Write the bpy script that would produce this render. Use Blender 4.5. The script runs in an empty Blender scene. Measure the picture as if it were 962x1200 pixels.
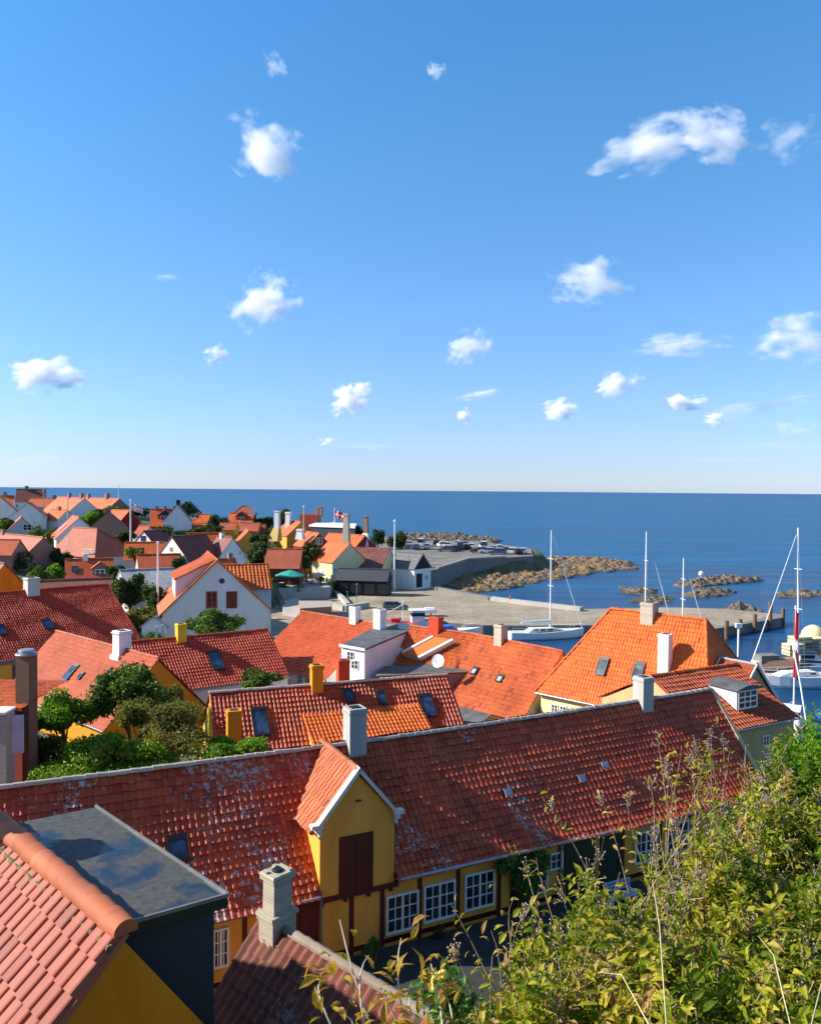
import bpy, bmesh, math, random
import numpy as np
from mathutils import Vector, Matrix, noise as mnoise
R = math.radians
rng = np.random.default_rng(7)
random.seed(7)
scene = bpy.context.scene
COL = scene.collection
H = 24.0; F = 960.0

# ------------------------------------------------------------------ camera frame (used to measure the place from the photo)
_p, _r = R(1.52), R(0.5)
cf = np.array([0, math.cos(_p), -math.sin(_p)])
_r0 = np.array([1, 0, 0.]); _u0 = np.cross(_r0, cf)
cr = _r0*math.cos(_r) + _u0*math.sin(_r); cu = np.cross(cr, cf)
CAM = np.array([0, 0, H])
def ray(px, py): return cf + cr*(px-481)/F - cu*(py-600)/F
def PZ(px, py, z):
    d = ray(px, py); return CAM + d*(z-H)/d[2]
def PY(px, py, Y):
    d = ray(px, py); return CAM + d*Y/d[1]
def hit(px, py, o, n):
    d = ray(px, py); n = np.array(n, float); return CAM + d*((np.array(o)-CAM)@n)/(d@n)
def V3(*a): return np.array(a, float)
def nrm(v): v = np.array(v, float); return v/np.linalg.norm(v)

# ------------------------------------------------------------------ mesh accumulator
ORG = {}
class G:
    def __init__(s): s.v = []; s.f = []; s.t = []; s.n = 0; s.m = []; s.mi = 0
    def add(s, v, f, t=0.5):
        v = np.asarray(v, float).reshape(-1, 3)
        s.v.append(v)
        if isinstance(f, np.ndarray): ff = (f + s.n).tolist()
        else: ff = [[i+s.n for i in q] for q in f]
        s.f += ff
        s.t += (list(t) if hasattr(t, '__len__') else [t]*len(ff))
        s.m += [s.mi]*len(ff)
        s.n += len(v)
    def box(s, c, d, ux=(1, 0, 0), uy=None, uz=(0, 0, 1), t=0.5):
        c = np.array(c, float); ux = nrm(ux); uz = nrm(uz)
        uy = np.cross(uz, ux) if uy is None else nrm(uy)
        v = [c+ux*d[0]*a/2+uy*d[1]*b/2+uz*d[2]*e/2 for e in (-1, 1) for a, b in ((-1, -1), (1, -1), (1, 1), (-1, 1))]
        s.add(v, [[3, 2, 1, 0], [4, 5, 6, 7], [0, 1, 5, 4], [1, 2, 6, 5], [2, 3, 7, 6], [3, 0, 4, 7]], t)
    def prism(s, poly, z0, z1, t=0.5):
        n = len(poly); lo = [(p[0], p[1], z0) for p in poly]; hi = [(p[0], p[1], z1) for p in poly]
        s.add(lo+hi, [list(range(n))[::-1], list(range(n, 2*n))]+[[i, (i+1) % n, n+(i+1) % n, n+i] for i in range(n)], t)
    def ext(s, poly, vec, t=0.5):      # extrude an arbitrary planar polygon along vec
        n = len(poly); a = np.array(poly, float); b = a+np.array(vec, float)
        s.add(np.vstack([a, b]), [list(range(n))[::-1], list(range(n, 2*n))]+[[i, (i+1) % n, n+(i+1) % n, n+i] for i in range(n)], t)
    def frustum(s, c0, c1, d0, d1, ux=(1, 0, 0), t=0.5):
        ux = nrm(ux); uy = V3(-ux[1], ux[0], 0); v = []
        for c, d in ((c0, d0), (c1, d1)):
            for a, b in ((-1, -1), (1, -1), (1, 1), (-1, 1)): v.append(np.array(c)+ux*d[0]*a/2+uy*d[1]*b/2)
        s.add(v, [[3, 2, 1, 0], [4, 5, 6, 7], [0, 1, 5, 4], [1, 2, 6, 5], [2, 3, 7, 6], [3, 0, 4, 7]], t)
    def tube(s, pts, rad, n=8, t=0.5, cap=True):
        pts = [np.array(p, float) for p in pts]
        if not hasattr(rad, '__len__'): rad = [rad]*len(pts)
        v = []
        for i, p in enumerate(pts):
            d = nrm(pts[min(i+1, len(pts)-1)]-pts[max(i-1, 0)])
            a = np.cross(d, (0, 0, 1.)) if abs(d[2]) < .95 else np.cross(d, (1., 0, 0)); a = nrm(a); b = np.cross(d, a)
            for k in range(n):
                w = 2*math.pi*k/n; v.append(p+rad[i]*(a*math.cos(w)+b*math.sin(w)))
        f = [[i*n+k, i*n+(k+1) % n, (i+1)*n+(k+1) % n, (i+1)*n+k] for i in range(len(pts)-1) for k in range(n)]
        if cap: f += [list(range(n))[::-1], [(len(pts)-1)*n+k for k in range(n)]]
        s.add(v, f, t)
    def lathe(s, c, prof, n=16, t=0.5):
        c = np.array(c, float); v = [c+(r_*math.cos(2*math.pi*k/n), r_*math.sin(2*math.pi*k/n), z) for r_, z in prof for k in range(n)]
        s.add(v, [[i*n+k, i*n+(k+1) % n, (i+1)*n+(k+1) % n, (i+1)*n+k] for i in range(len(prof)-1) for k in range(n)]+[list(range(n))[::-1], [(len(prof)-1)*n+k for k in range(n)]], t)
    def blob(s, c, r, t=0.5, seg=8):
        c = np.array(c, float); v = []; rr = r if hasattr(r, '__len__') else (r, r, r)
        for i in range(seg//2+1):
            th = math.pi*i/(seg//2)
            for k in range(seg):
                ph = 2*math.pi*k/seg; v.append(c+(rr[0]*math.sin(th)*math.cos(ph), rr[1]*math.sin(th)*math.sin(ph), rr[2]*math.cos(th)))
        s.add(v, [[i*seg+k, (i+1)*seg+k, (i+1)*seg+(k+1) % seg, i*seg+(k+1) % seg] for i in range(seg//2) for k in range(seg)], t)
    def build(s, name, mat, parent=None, smooth=False, clip=None, org=None, recalc=False):
        v = np.vstack(s.v)
        o_ = np.array(ORG[parent.name_full] if parent is not None else (org if org is not None else (0, 0, 0)), float)
        me = bpy.data.meshes.new(name); me.from_pydata((v-o_).tolist(), [], s.f)
        at = me.attributes.new('tv', 'FLOAT', 'FACE'); at.data.foreach_set('value', np.array(s.t, np.float32)[:len(me.polygons)])
        mats = mat if isinstance(mat, (list, tuple)) else [mat]
        for m in mats: me.materials.append(m)
        if len(mats) > 1: me.polygons.foreach_set('material_index', np.array(s.m, np.int32))
        if clip or recalc:
            bm = bmesh.new(); bm.from_mesh(me)
            for co, no in (clip or []):
                bmesh.ops.bisect_plane(bm, geom=bm.verts[:]+bm.edges[:]+bm.faces[:], plane_co=Vector(np.array(co)-o_), plane_no=Vector(no), clear_outer=True)
            if recalc: bmesh.ops.recalc_face_normals(bm, faces=bm.faces[:])
            bm.to_mesh(me); bm.free()
        if smooth: me.polygons.foreach_set('use_smooth', np.ones(len(me.polygons), bool))
        me.update()
        ob = bpy.data.objects.new(name, me); COL.objects.link(ob)
        if parent is not None: ob.parent = parent
        else: ob.location = o_
        ORG[ob.name_full] = o_
        return ob

def thing(name, label, cat, loc=(0, 0, 0), group=None):
    o = bpy.data.objects.new(name, None); COL.objects.link(o); o.location = tuple(float(a) for a in loc)
    o['label'] = label; o['category'] = cat
    if group: o['group'] = group
    o.empty_display_size = .2; ORG[o.name_full] = np.array(loc, float); return o
def tag(o, label, cat, group=None, kind=None):
    o['label'] = label; o['category'] = cat
    if group: o['group'] = group
    if kind: o['kind'] = kind
    return o
def copy_tree(o, parent=None):
    c = o.copy(); COL.objects.link(c)
    if parent is not None: c.parent = parent
    ORG[c.name_full] = ORG[o.name_full]
    for ch in [x for x in KIDS.get(o.name_full, o.children)]: copy_tree(ch, c)
    return c
KIDS = {}

# ------------------------------------------------------------------ materials
def mk(name):
    m = bpy.data.materials.new(name); m.use_nodes = True; nt = m.node_tree; nt.nodes.clear()
    out = nt.nodes.new('ShaderNodeOutputMaterial'); b = nt.nodes.new('ShaderNodeBsdfPrincipled')
    nt.links.new(b.outputs[0], out.inputs['Surface']); return m, nt, b, out
def nd(nt, typ, **kw):
    n = nt.nodes.new(typ)
    for k, v in kw.items():
        if k.startswith('_'): setattr(n, k[1:], v)
        else: n.inputs[k.replace('__', ' ')].default_value = v
    return n
def lk(nt, a, b): nt.links.new(a, b)
def noi(nt, scale, detail=3, rough=.55, vec=None, dist=0):
    n = nd(nt, 'ShaderNodeTexNoise', Scale=scale, Detail=detail, Roughness=rough, Distortion=dist)
    if vec is not None: lk(nt, vec, n.inputs['Vector'])
    return n.outputs['Fac']
def ramp(nt, fac, stops):
    r = nt.nodes.new('ShaderNodeValToRGB'); lk(nt, fac, r.inputs[0]); e = r.color_ramp.elements
    while len(e) < len(stops): e.new(.5)
    for el, (p, c) in zip(e, stops): el.position = p; el.color = (*c, 1) if len(c) == 3 else c
    return r.outputs[0]
def mix(nt, fac, a, b, mode='MIX'):
    m = nt.nodes.new('ShaderNodeMix'); m.data_type = 'RGBA'; m.blend_type = mode
    for sock, val in ((m.inputs[0], fac), (m.inputs[6], a), (m.inputs[7], b)):
        if hasattr(val, 'links') or hasattr(val, 'is_linked'): lk(nt, val, sock)
        else: sock.default_value = val if not hasattr(val, '__len__') else (*val[:3], 1)
    return m.outputs[2]
def mth(nt, op, a, b=0.):
    m = nt.nodes.new('ShaderNodeMath'); m.operation = op
    for sock, val in ((m.inputs[0], a), (m.inputs[1], b)):
        if hasattr(val, 'is_linked'): lk(nt, val, sock)
        else: sock.default_value = val
    return m.outputs[0]
def bump(nt, b, h, strength=.3, dist=.02):
    n = nd(nt, 'ShaderNodeBump', Strength=strength, Distance=dist); lk(nt, h, n.inputs['Height']); lk(nt, n.outputs[0], b.inputs['Normal']); return n
def pos(nt): return nt.nodes.new('ShaderNodeNewGeometry').outputs['Position']
def attr(nt):
    a = nt.nodes.new('ShaderNodeAttribute'); a.attribute_name = 'tv'; return a.outputs['Fac']

def M_plain(name, c, rough=.6, metal=0, var=.12, scale=3., spec=.4):
    m, nt, b, o = mk(name); P = pos(nt); n = noi(nt, scale, 4, .6, P)
    d = [x*(1-var*2) for x in c]; l = [min(1, x*(1+var)) for x in c]
    lk(nt, ramp(nt, n, [(.3, d), (.7, l)]), b.inputs['Base Color'])
    b.inputs['Roughness'].default_value = rough; b.inputs['Metallic'].default_value = metal; b.inputs['Specular IOR Level'].default_value = spec
    return m
def M_tile(name, cs, lich=0., lcol=(.42, .42, .46), dark=.35, rough=.62, wave=False, big=.35, spec=.4):
    m, nt, b, o = mk(name); P = pos(nt); t = attr(nt)
    base = ramp(nt, t, [(0, cs[0]), (.35, cs[1]), (.7, cs[2]), (1, cs[min(3, len(cs)-1)])])
    n1 = noi(nt, big, 4, .6, P); n2 = noi(nt, 5., 4, .65, P)
    c = mix(nt, mth(nt, 'MULTIPLY', ramp(nt, n1, [(.35, (1,)*3), (.65, (0,)*3)]), dark), base, [x*.45 for x in cs[0]])
    c = mix(nt, mth(nt, 'MULTIPLY', ramp(nt, n2, [(.5, (0,)*3), (.75, (1,)*3)]), dark*.8), c, [x*.35 for x in cs[0]])
    if lich > 0:
        a = noi(nt, 7., 3, .6, P); g = noi(nt, .28, 3, .6, P)
        s = mth(nt, 'ADD', a, mth(nt, 'MULTIPLY', mth(nt, 'SUBTRACT', g, .5), 1.1))
        s = mth(nt, 'ADD', s, mth(nt, 'MULTIPLY', mth(nt, 'SUBTRACT', t, .5), .16))
        k = ramp(nt, s, [(.72-lich*.28, (0,)*3), (.80-lich*.28, (.85,)*3)])
        c = mix(nt, k, c, lcol)
    lk(nt, c, b.inputs['Base Color']); b.inputs['Roughness'].default_value = rough; b.inputs['Specular IOR Level'].default_value = spec
    if wave:
        bump(nt, b, n2, .5, .05)
    else: bump(nt, b, noi(nt, 40., 3, .6, P), .25, .006)
    return m
def M_plaster(name, c, dirt=.35, rough=.85, dcol=None, bs=30):
    m, nt, b, o = mk(name); P = pos(nt)
    mp = nd(nt, 'ShaderNodeMapping'); mp.inputs['Scale'].default_value = (1, 1, .3); lk(nt, P, mp.inputs[0])
    n1 = noi(nt, .9, 5, .65, mp.outputs[0]); n2 = noi(nt, 6., 4, .6, P)
    dc = dcol or [x*.5 for x in c]
    x = mix(nt, mth(nt, 'MULTIPLY', ramp(nt, n1, [(.4, (0,)*3), (.75, (1,)*3)]), dirt), c, dc)
    x = mix(nt, mth(nt, 'MULTIPLY', n2, .25), x, [v*.75 for v in c])
    lk(nt, x, b.inputs['Base Color']); b.inputs['Roughness'].default_value = rough; b.inputs['Specular IOR Level'].default_value = .2
    bump(nt, b, noi(nt, bs, 4, .6, P), .3, .01); return m
def M_brick(name, c1, c2, mortar, scale=1., rot=0.):
    m, nt, b, o = mk(name)
    tc = nt.nodes.new('ShaderNodeTexCoord'); P = pos(nt)
    sx = nt.nodes.new('ShaderNodeSeparateXYZ'); lk(nt, P, sx.inputs[0]); cb = nt.nodes.new('ShaderNodeCombineXYZ')
    lk(nt, mth(nt, 'ADD', mth(nt, 'MULTIPLY', sx.outputs[0], math.cos(rot)), mth(nt, 'MULTIPLY', sx.outputs[1], 1.)), cb.inputs[0]); lk(nt, sx.outputs[2], cb.inputs[1])
    br = nd(nt, 'ShaderNodeTexBrick', Scale=scale); br.inputs['Color1'].default_value = (*c1, 1); br.inputs['Color2'].default_value = (*c2, 1); br.inputs['Mortar'].default_value = (*mortar, 1)
    br.inputs['Brick Width'].default_value = .28; br.inputs['Row Height'].default_value = .09; br.inputs['Mortar Size'].default_value = .012
    lk(nt, cb.outputs[0], br.inputs['Vector'])
    x = mix(nt, mth(nt, 'MULTIPLY', noi(nt, 5, 4, .6, P), .4), br.outputs[0], [v*.5 for v in c1])
    lk(nt, x, b.inputs['Base Color']); b.inputs['Roughness'].default_value = .85
    bump(nt, b, noi(nt, 25, 4, .6, P), .6, .02); return m
def M_glass(name, c=(.02, .03, .045), rough=.08):
    m, nt, b, o = mk(name); P = pos(nt)
    lk(nt, ramp(nt, noi(nt, 1.6, 2, .5, P), [(.35, [x*.4 for x in c]), (.7, [x*1.6 for x in c])]), b.inputs['Base Color'])
    b.inputs['Roughness'].default_value = rough; b.inputs['Specular IOR Level'].default_value = .6
    bump(nt, b, noi(nt, .9, 2, .5, P), .06, .05); return m
def M_leaf(name, stops, trans=.35, rough=.5, spec=.3):
    m, nt, b, o = mk(name); t = attr(nt); P = pos(nt)
    c = ramp(nt, t, stops); c = mix(nt, mth(nt, 'MULTIPLY', ramp(nt, noi(nt, 1.1, 2, .5, P), [(.4, (0,)*3), (.65, (1,)*3)]), .35), c, [x*.55 for x in stops[0][1]])
    lk(nt, c, b.inputs['Base Color']); b.inputs['Roughness'].default_value = rough; b.inputs['Specular IOR Level'].default_value = spec
    tr = nt.nodes.new('ShaderNodeBsdfTranslucent'); lk(nt, mix(nt, 1., c, (1.3, 1.25, .6), 'MULTIPLY'), tr.inputs[0])
    mx = nt.nodes.new('ShaderNodeMixShader'); mx.inputs[0].default_value = trans
    lk(nt, b.outputs[0], mx.inputs[1]); lk(nt, tr.outputs[0], mx.inputs[2]); lk(nt, mx.outputs[0], o.inputs['Surface']); return m

T_main = M_tile('tile_old_red', [(.36, .036, .007), (.46, .052, .009), (.55, .08, .014), (.25, .03, .008)], lich=.0, dark=.5, rough=.5)
T_lich_sheen = M_tile('tile_old_red_lichen_sheen', [(.38, .038, .007), (.48, .056, .010), (.56, .085, .016), (.26, .03, .008)], lcol=(.40, .37, .36), lich=.48, dark=.45, rough=.5)  # pale patches are lichen and also painted sky sheen on the tiles
T_lich_sheen2 = M_tile('tile_old_red_speckled', [(.36, .036, .007), (.46, .052, .009), (.55, .08, .014), (.25, .03, .008)], lcol=(.40, .37, .36), lich=.22, dark=.5, rough=.5)  # sparser mix of lichen and painted sheen
T_orange = M_tile('tile_orange', [(.54, .10, .010), (.64, .125, .013), (.70, .155, .02), (.44, .075, .01)], dark=.22)
T_orange2 = M_tile('tile_orange_worn', [(.42, .075, .016), (.54, .105, .022), (.60, .135, .035), (.26, .05, .016)], dark=.5)
T_soft = M_tile('tile_soft_orange', [(.44, .07, .018), (.52, .085, .022), (.58, .11, .032), (.36, .055, .016)], dark=.35)
T_pink = M_tile('tile_pink', [(.31, .078, .046), (.37, .098, .056), (.43, .12, .07), (.22, .055, .032)], dark=.22, rough=.7)
T_ridge = M_tile('tile_ridge_salmon', [(.36, .09, .038), (.44, .12, .05), (.48, .15, .07), (.30, .075, .03)], dark=.45, rough=.75)
T_red = M_tile('tile_dark_red', [(.42, .036, .010), (.47, .042, .011), (.52, .052, .014), (.36, .032, .01)], dark=.3)
T_orange_shaded = M_tile('tile_orange_shaded', [(.30, .055, .018), (.36, .068, .021), (.42, .085, .026), (.25, .045, .016)], dark=.3)  # orange tile darkened, the wing's shade is put into its colour
T_brown = M_tile('tile_brown', [(.13, .05, .035), (.16, .06, .045), (.2, .08, .055), (.10, .04, .03)], dark=.5)
T_dark = M_tile('tile_shadow_dark', [(.11, .028, .015), (.17, .04, .02), (.26, .065, .03), (.07, .02, .013)], lich=.2, lcol=(.15, .14, .14), dark=.5)  # the shadow lying on the outbuilding is put into this dark tone
T_lit14 = M_tile('tile_sunlit_patch', [(.45, .16, .09), (.52, .2, .12), (.3, .1, .06), (.4, .15, .08)], dark=.4)  # sunlit copy of the outbuilding tile, not assigned to anything
FT = [M_tile('far_tile_%s' % n, cs, wave=True, dark=.4, big=.5) for n, cs in {
    'orange': [(.52, .095, .016), (.57, .11, .018), (.62, .13, .024), (.45, .075, .014)],
    'rust': [(.42, .075, .022), (.47, .085, .024), (.52, .1, .03), (.36, .06, .018)],
    'brown': [(.25, .09, .055), (.29, .11, .065), (.33, .13, .075), (.2, .07, .045)],
    'dark': [(.16, .04, .03), (.19, .048, .035), (.22, .06, .04), (.13, .035, .03)],
    'salmon': [(.34, .08, .034), (.38, .09, .038), (.42, .11, .046), (.28, .06, .025)]}.items()]
F_OR, F_RU, F_BR, F_DK, F_SA = FT
P_ochre = M_plaster('plaster_ochre', (.84, .39, .065), .6)
P_ochre_d = M_plaster('plaster_mustard', (.70, .235, .012), .75)
P_yellow = M_plaster('plaster_bright_yellow', (.74, .43, .03), .12)
P_amber = M_plaster('plaster_amber', (.62, .26, .015), .2)
P_cream = M_plaster('plaster_cream', (.72, .62, .34), .25)
P_chim = M_plaster('plaster_chimney_grey', (.44, .43, .41), .6)
P_white = M_plaster('plaster_white', (.76, .75, .72), .35)
P_grey = M_plaster('plaster_grey', (.5, .49, .47), .3)
P_lgrey = M_plaster('plaster_light_grey', (.62, .61, .6), .25)
P_pinkw = M_plaster('plaster_pinkish', (.66, .58, .57), .2)
P_tar = M_plaster('tarred_boards_navy', (.035, .045, .065), .3, rough=.6)
P_black = M_plaster('black_tarred_wood', (.015, .015, .018), .2, rough=.6)
P_red = M_plaster('red_paint_chimney', (.6, .07, .03), .2)
P_redwall = M_plaster('dark_red_wall', (.22, .04, .03), .3)
P_khaki = M_plaster('plaster_khaki', (.48, .36, .17), .35)
P_whitew = M_plaster('limewash', (.68, .66, .60), .4, dcol=(.35, .33, .28))
P_mortar = M_plaster('ridge_mortar', (.48, .44, .38), .6, dcol=(.28, .14, .09))
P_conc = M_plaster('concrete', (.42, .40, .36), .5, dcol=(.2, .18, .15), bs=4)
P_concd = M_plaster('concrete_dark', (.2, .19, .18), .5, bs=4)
B_chim = M_brick('brick_buff', (.50, .43, .32), (.38, .31, .22), (.50, .47, .40))
B_lime = M_brick('brick_limewashed', (.44, .39, .29), (.34, .28, .20), (.48, .45, .38))
B_red = M_brick('brick_red', (.32, .12, .07), (.25, .08, .05), (.4, .35, .3))
W_timber = M_plain('timber_oxblood', (.085, .014, .010), .7)
W_hatch = M_plain('hatch_oxblood', (.11, .017, .012), .6)
W_white = M_plain('white_paint', (.74, .74, .72), .5, var=.05)
W_green = M_plain('door_bottle_green', (.02, .035, .02), .6)
W_brown = M_plain('wood_brown', (.16, .09, .05), .7)
W_grey = M_plain('weathered_wood', (.28, .25, .21), .8)
W_verge = M_plain('verge_board', (.5, .38, .22), .7)
Mt_grey = M_plain('zinc', (.32, .33, .35), .45, .6)
Mt_dark = M_plain('dark_metal', (.03, .032, .036), .45, .3)
Mt_white = M_plain('white_metal', (.8, .8, .8), .35, 0, var=.03)
Felt = M_plain('roof_felt_grey', (.10, .105, .11), .8, scale=1.2, var=.25)
Fibre = M_plain('fibre_cement', (.36, .36, .36), .85, scale=.8, var=.2)
Slate = M_plain('grey_slate', (.13, .135, .14), .7, scale=1.5, var=.25)
Glass = M_glass('window_glass')
SkyGl = M_glass('skylight_glass', (.03, .06, .12), .05)
Bl_red = M_plain('red_paint', (.6, .03, .02), .4, var=.05)
Bl_blue = M_plain('blue_paint', (.03, .12, .4), .4, var=.05)
Sand = M_plain('trodden_sand', (.45, .38, .28), .9, scale=.7, var=.2)
Teak = M_plain('teak', (.4, .24, .12), .6)
Bark = M_plain('bark', (.09, .065, .045), .9, scale=8)
Twig = M_plain('dry_twig', (.27, .20, .14), .85, scale=20, var=.25)
Seed = M_plain('dry_seed_head', (.36, .26, .18), .9, scale=30, var=.3)
Skin = M_plain('skin', (.5, .28, .2), .6); HairM = M_plain('hair', (.05, .03, .02), .7)

L_bright = M_leaf('leaf_bright', [(0, (.06, .14, .008)), (.5, (.12, .26, .012)), (1, (.24, .40, .025))])
L_mid = M_leaf('leaf_mid', [(0, (.035, .085, .010)), (.5, (.075, .15, .016)), (1, (.16, .25, .03))])
L_dark = M_leaf('leaf_dark', [(0, (.022, .05, .012)), (.5, (.045, .085, .018)), (1, (.09, .135, .028))])
L_olive = M_leaf('leaf_olive', [(0, (.07, .10, .018)), (.5, (.16, .18, .03)), (1, (.30, .22, .05))])
L_fore = M_leaf('leaf_autumn_shrub', [(0, (.045, .095, .006)), (.3, (.12, .18, .010)), (.52, (.27, .29, .018)), (.72, (.52, .43, .05)), (.84, (.54, .36, .13)), (.93, (.30, .14, .06)), (1, (.16, .07, .04))], trans=.42, rough=.65, spec=.12)
L_green = M_leaf('leaf_fresh_shrub', [(0, (.05, .16, .006)), (.5, (.12, .30, .01)), (1, (.26, .42, .02))], trans=.42, spec=.15)
L_gold = M_leaf('leaf_golden', [(0, (.14, .14, .01)), (.5, (.34, .23, .015)), (1, (.50, .24, .04))], trans=.4)
L_ivy = M_leaf('leaf_climber', [(0, (.03, .09, .012)), (.6, (.09, .2, .025)), (1, (.25, .38, .06))])

def M_flatroof():
    m, nt, b, o = mk('wet_felt'); P = pos(nt); n = noi(nt, .8, 4, .55, P, .3)
    wet = ramp(nt, n, [(.52, (0,)*3), (.60, (1,)*3)])
    dry = ramp(nt, noi(nt, 9, 4, .6, P), [(.3, (.028, .03, .032)), (.7, (.075, .074, .07))])
    lk(nt, mix(nt, wet, dry, (.018, .022, .03)), b.inputs['Base Color'])
    lk(nt, ramp(nt, wet, [(0, (.7,)*3), (1, (.12,)*3)]), b.inputs['Roughness'])
    return m
Wet = M_flatroof()
def M_gravel():
    m, nt, b, o = mk('quay_gravel'); P = pos(nt)
    c = ramp(nt, noi(nt, .12, 6, .65, P, .4), [(.3, (.21, .165, .11)), (.7, (.46, .375, .26))])
    c = mix(nt, mth(nt, 'MULTIPLY', ramp(nt, noi(nt, 2.2, 5, .7, P), [(.42, (0,)*3), (.62, (1,)*3)]), .65), c, (.13, .115, .09))
    lk(nt, c, b.inputs['Base Color']); b.inputs['Roughness'].default_value = .95; bump(nt, b, noi(nt, 4, 5, .7, P), .7, .08); return m
Gravel = M_gravel()
def M_ground():
    m, nt, b, o = mk('ground_soil_grass'); P = pos(nt)
    c = ramp(nt, noi(nt, .15, 6, .6, P), [(.35, (.045, .075, .02)), (.5, (.09, .11, .035)), (.65, (.17, .15, .10))])
    c = mix(nt, mth(nt, 'MULTIPLY', noi(nt, 3, 5, .7, P), .6), c, (.03, .045, .015))
    lk(nt, c, b.inputs['Base Color']); b.inputs['Roughness'].default_value = .95; bump(nt, b, noi(nt, 3, 5, .7, P), .6, .1); return m
Ground = M_ground()
Asphalt = M_plain('asphalt', (.035, .035, .038), .9, scale=2, var=.2)
def M_rock(name='granite', a=(.03, .025, .02), bcol=(.17, .125, .085), och=(.30, .16, .03)):
    m, nt, b, o = mk(name); P = pos(nt)
    c = ramp(nt, noi(nt, .8, 7, .7, P), [(.32, a), (.5, bcol), (.68, (.27, .23, .19))])
    c = mix(nt, ramp(nt, noi(nt, .2, 6, .7, P), [(.46, (0,)*3), (.6, (.8,)*3)]), c, och)
    sz = nt.nodes.new('ShaderNodeSeparateXYZ'); lk(nt, P, sz.inputs[0])
    k = ramp(nt, mth(nt, 'ADD', sz.outputs[2], mth(nt, 'MULTIPLY', noi(nt, .5, 3, .5, P), .8)), [(.0, (1,)*3), (.95, (0,)*3)])
    c = mix(nt, k, c, (.02, .017, .014))      # tide-line algae
    lk(nt, c, b.inputs['Base Color']); b.inputs['Roughness'].default_value = .85; bump(nt, b, noi(nt, 1.5, 6, .7, P), .8, .4); return m
Rock = M_rock(); RockG = M_rock('granite_grey', och=(.12, .10, .06))
def M_sea():
    m, nt, b, o = mk('sea_water'); P = pos(nt)
    mp = nd(nt, 'ShaderNodeMapping'); mp.inputs['Scale'].default_value = (.35, 1., 1.); mp.inputs['Rotation'].default_value = (0, 0, R(-12)); lk(nt, P, mp.inputs[0])
    w1 = noi(nt, .55, 4, .6, mp.outputs[0], .2); w2 = noi(nt, .07, 3, .55, mp.outputs[0]); 
    mp2 = nd(nt, 'ShaderNodeMapping'); mp2.inputs['Scale'].default_value = (.12, 1., 1.); mp2.inputs['Rotation'].default_value = (0, 0, R(6)); lk(nt, P, mp2.inputs[0])
    patch = noi(nt, .045, 7, .68, mp2.outputs[0], .3)
    patch2 = noi(nt, .0022, 4, .6, mp2.outputs[0], .3)
    k = ramp(nt, mth(nt, 'ADD', mth(nt, 'MULTIPLY', patch, .6), mth(nt, 'MULTIPLY', patch2, .4)), [(.43, (0,)*3), (.56, (1,)*3)])
    lk(nt, mix(nt, k, (.002, .032, .095), (.014, .10, .215)), b.inputs['Base Color'])
    lk(nt, ramp(nt, k, [(0, (.30,)*3), (1, (.42,)*3)]), b.inputs['Roughness'])
    b.inputs['IOR'].default_value = 1.33; b.inputs['Specular IOR Level'].default_value = .3
    hgt = mth(nt, 'ADD', mth(nt, 'MULTIPLY', w1, .25), w2)
    # choppy outside, calm in the harbour basins
    sx = nt.nodes.new('ShaderNodeSeparateXYZ'); lk(nt, P, sx.inputs[0])
    far = ramp(nt, mth(nt, 'MULTIPLY', sx.outputs[1], 1/400.), [(.33, (.10,)*3), (.62, (.9,)*3)])
    bn = bump(nt, b, hgt, .5, 1.6); lk(nt, far, bn.inputs['Strength'])
    return m
Sea = M_sea()

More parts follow.
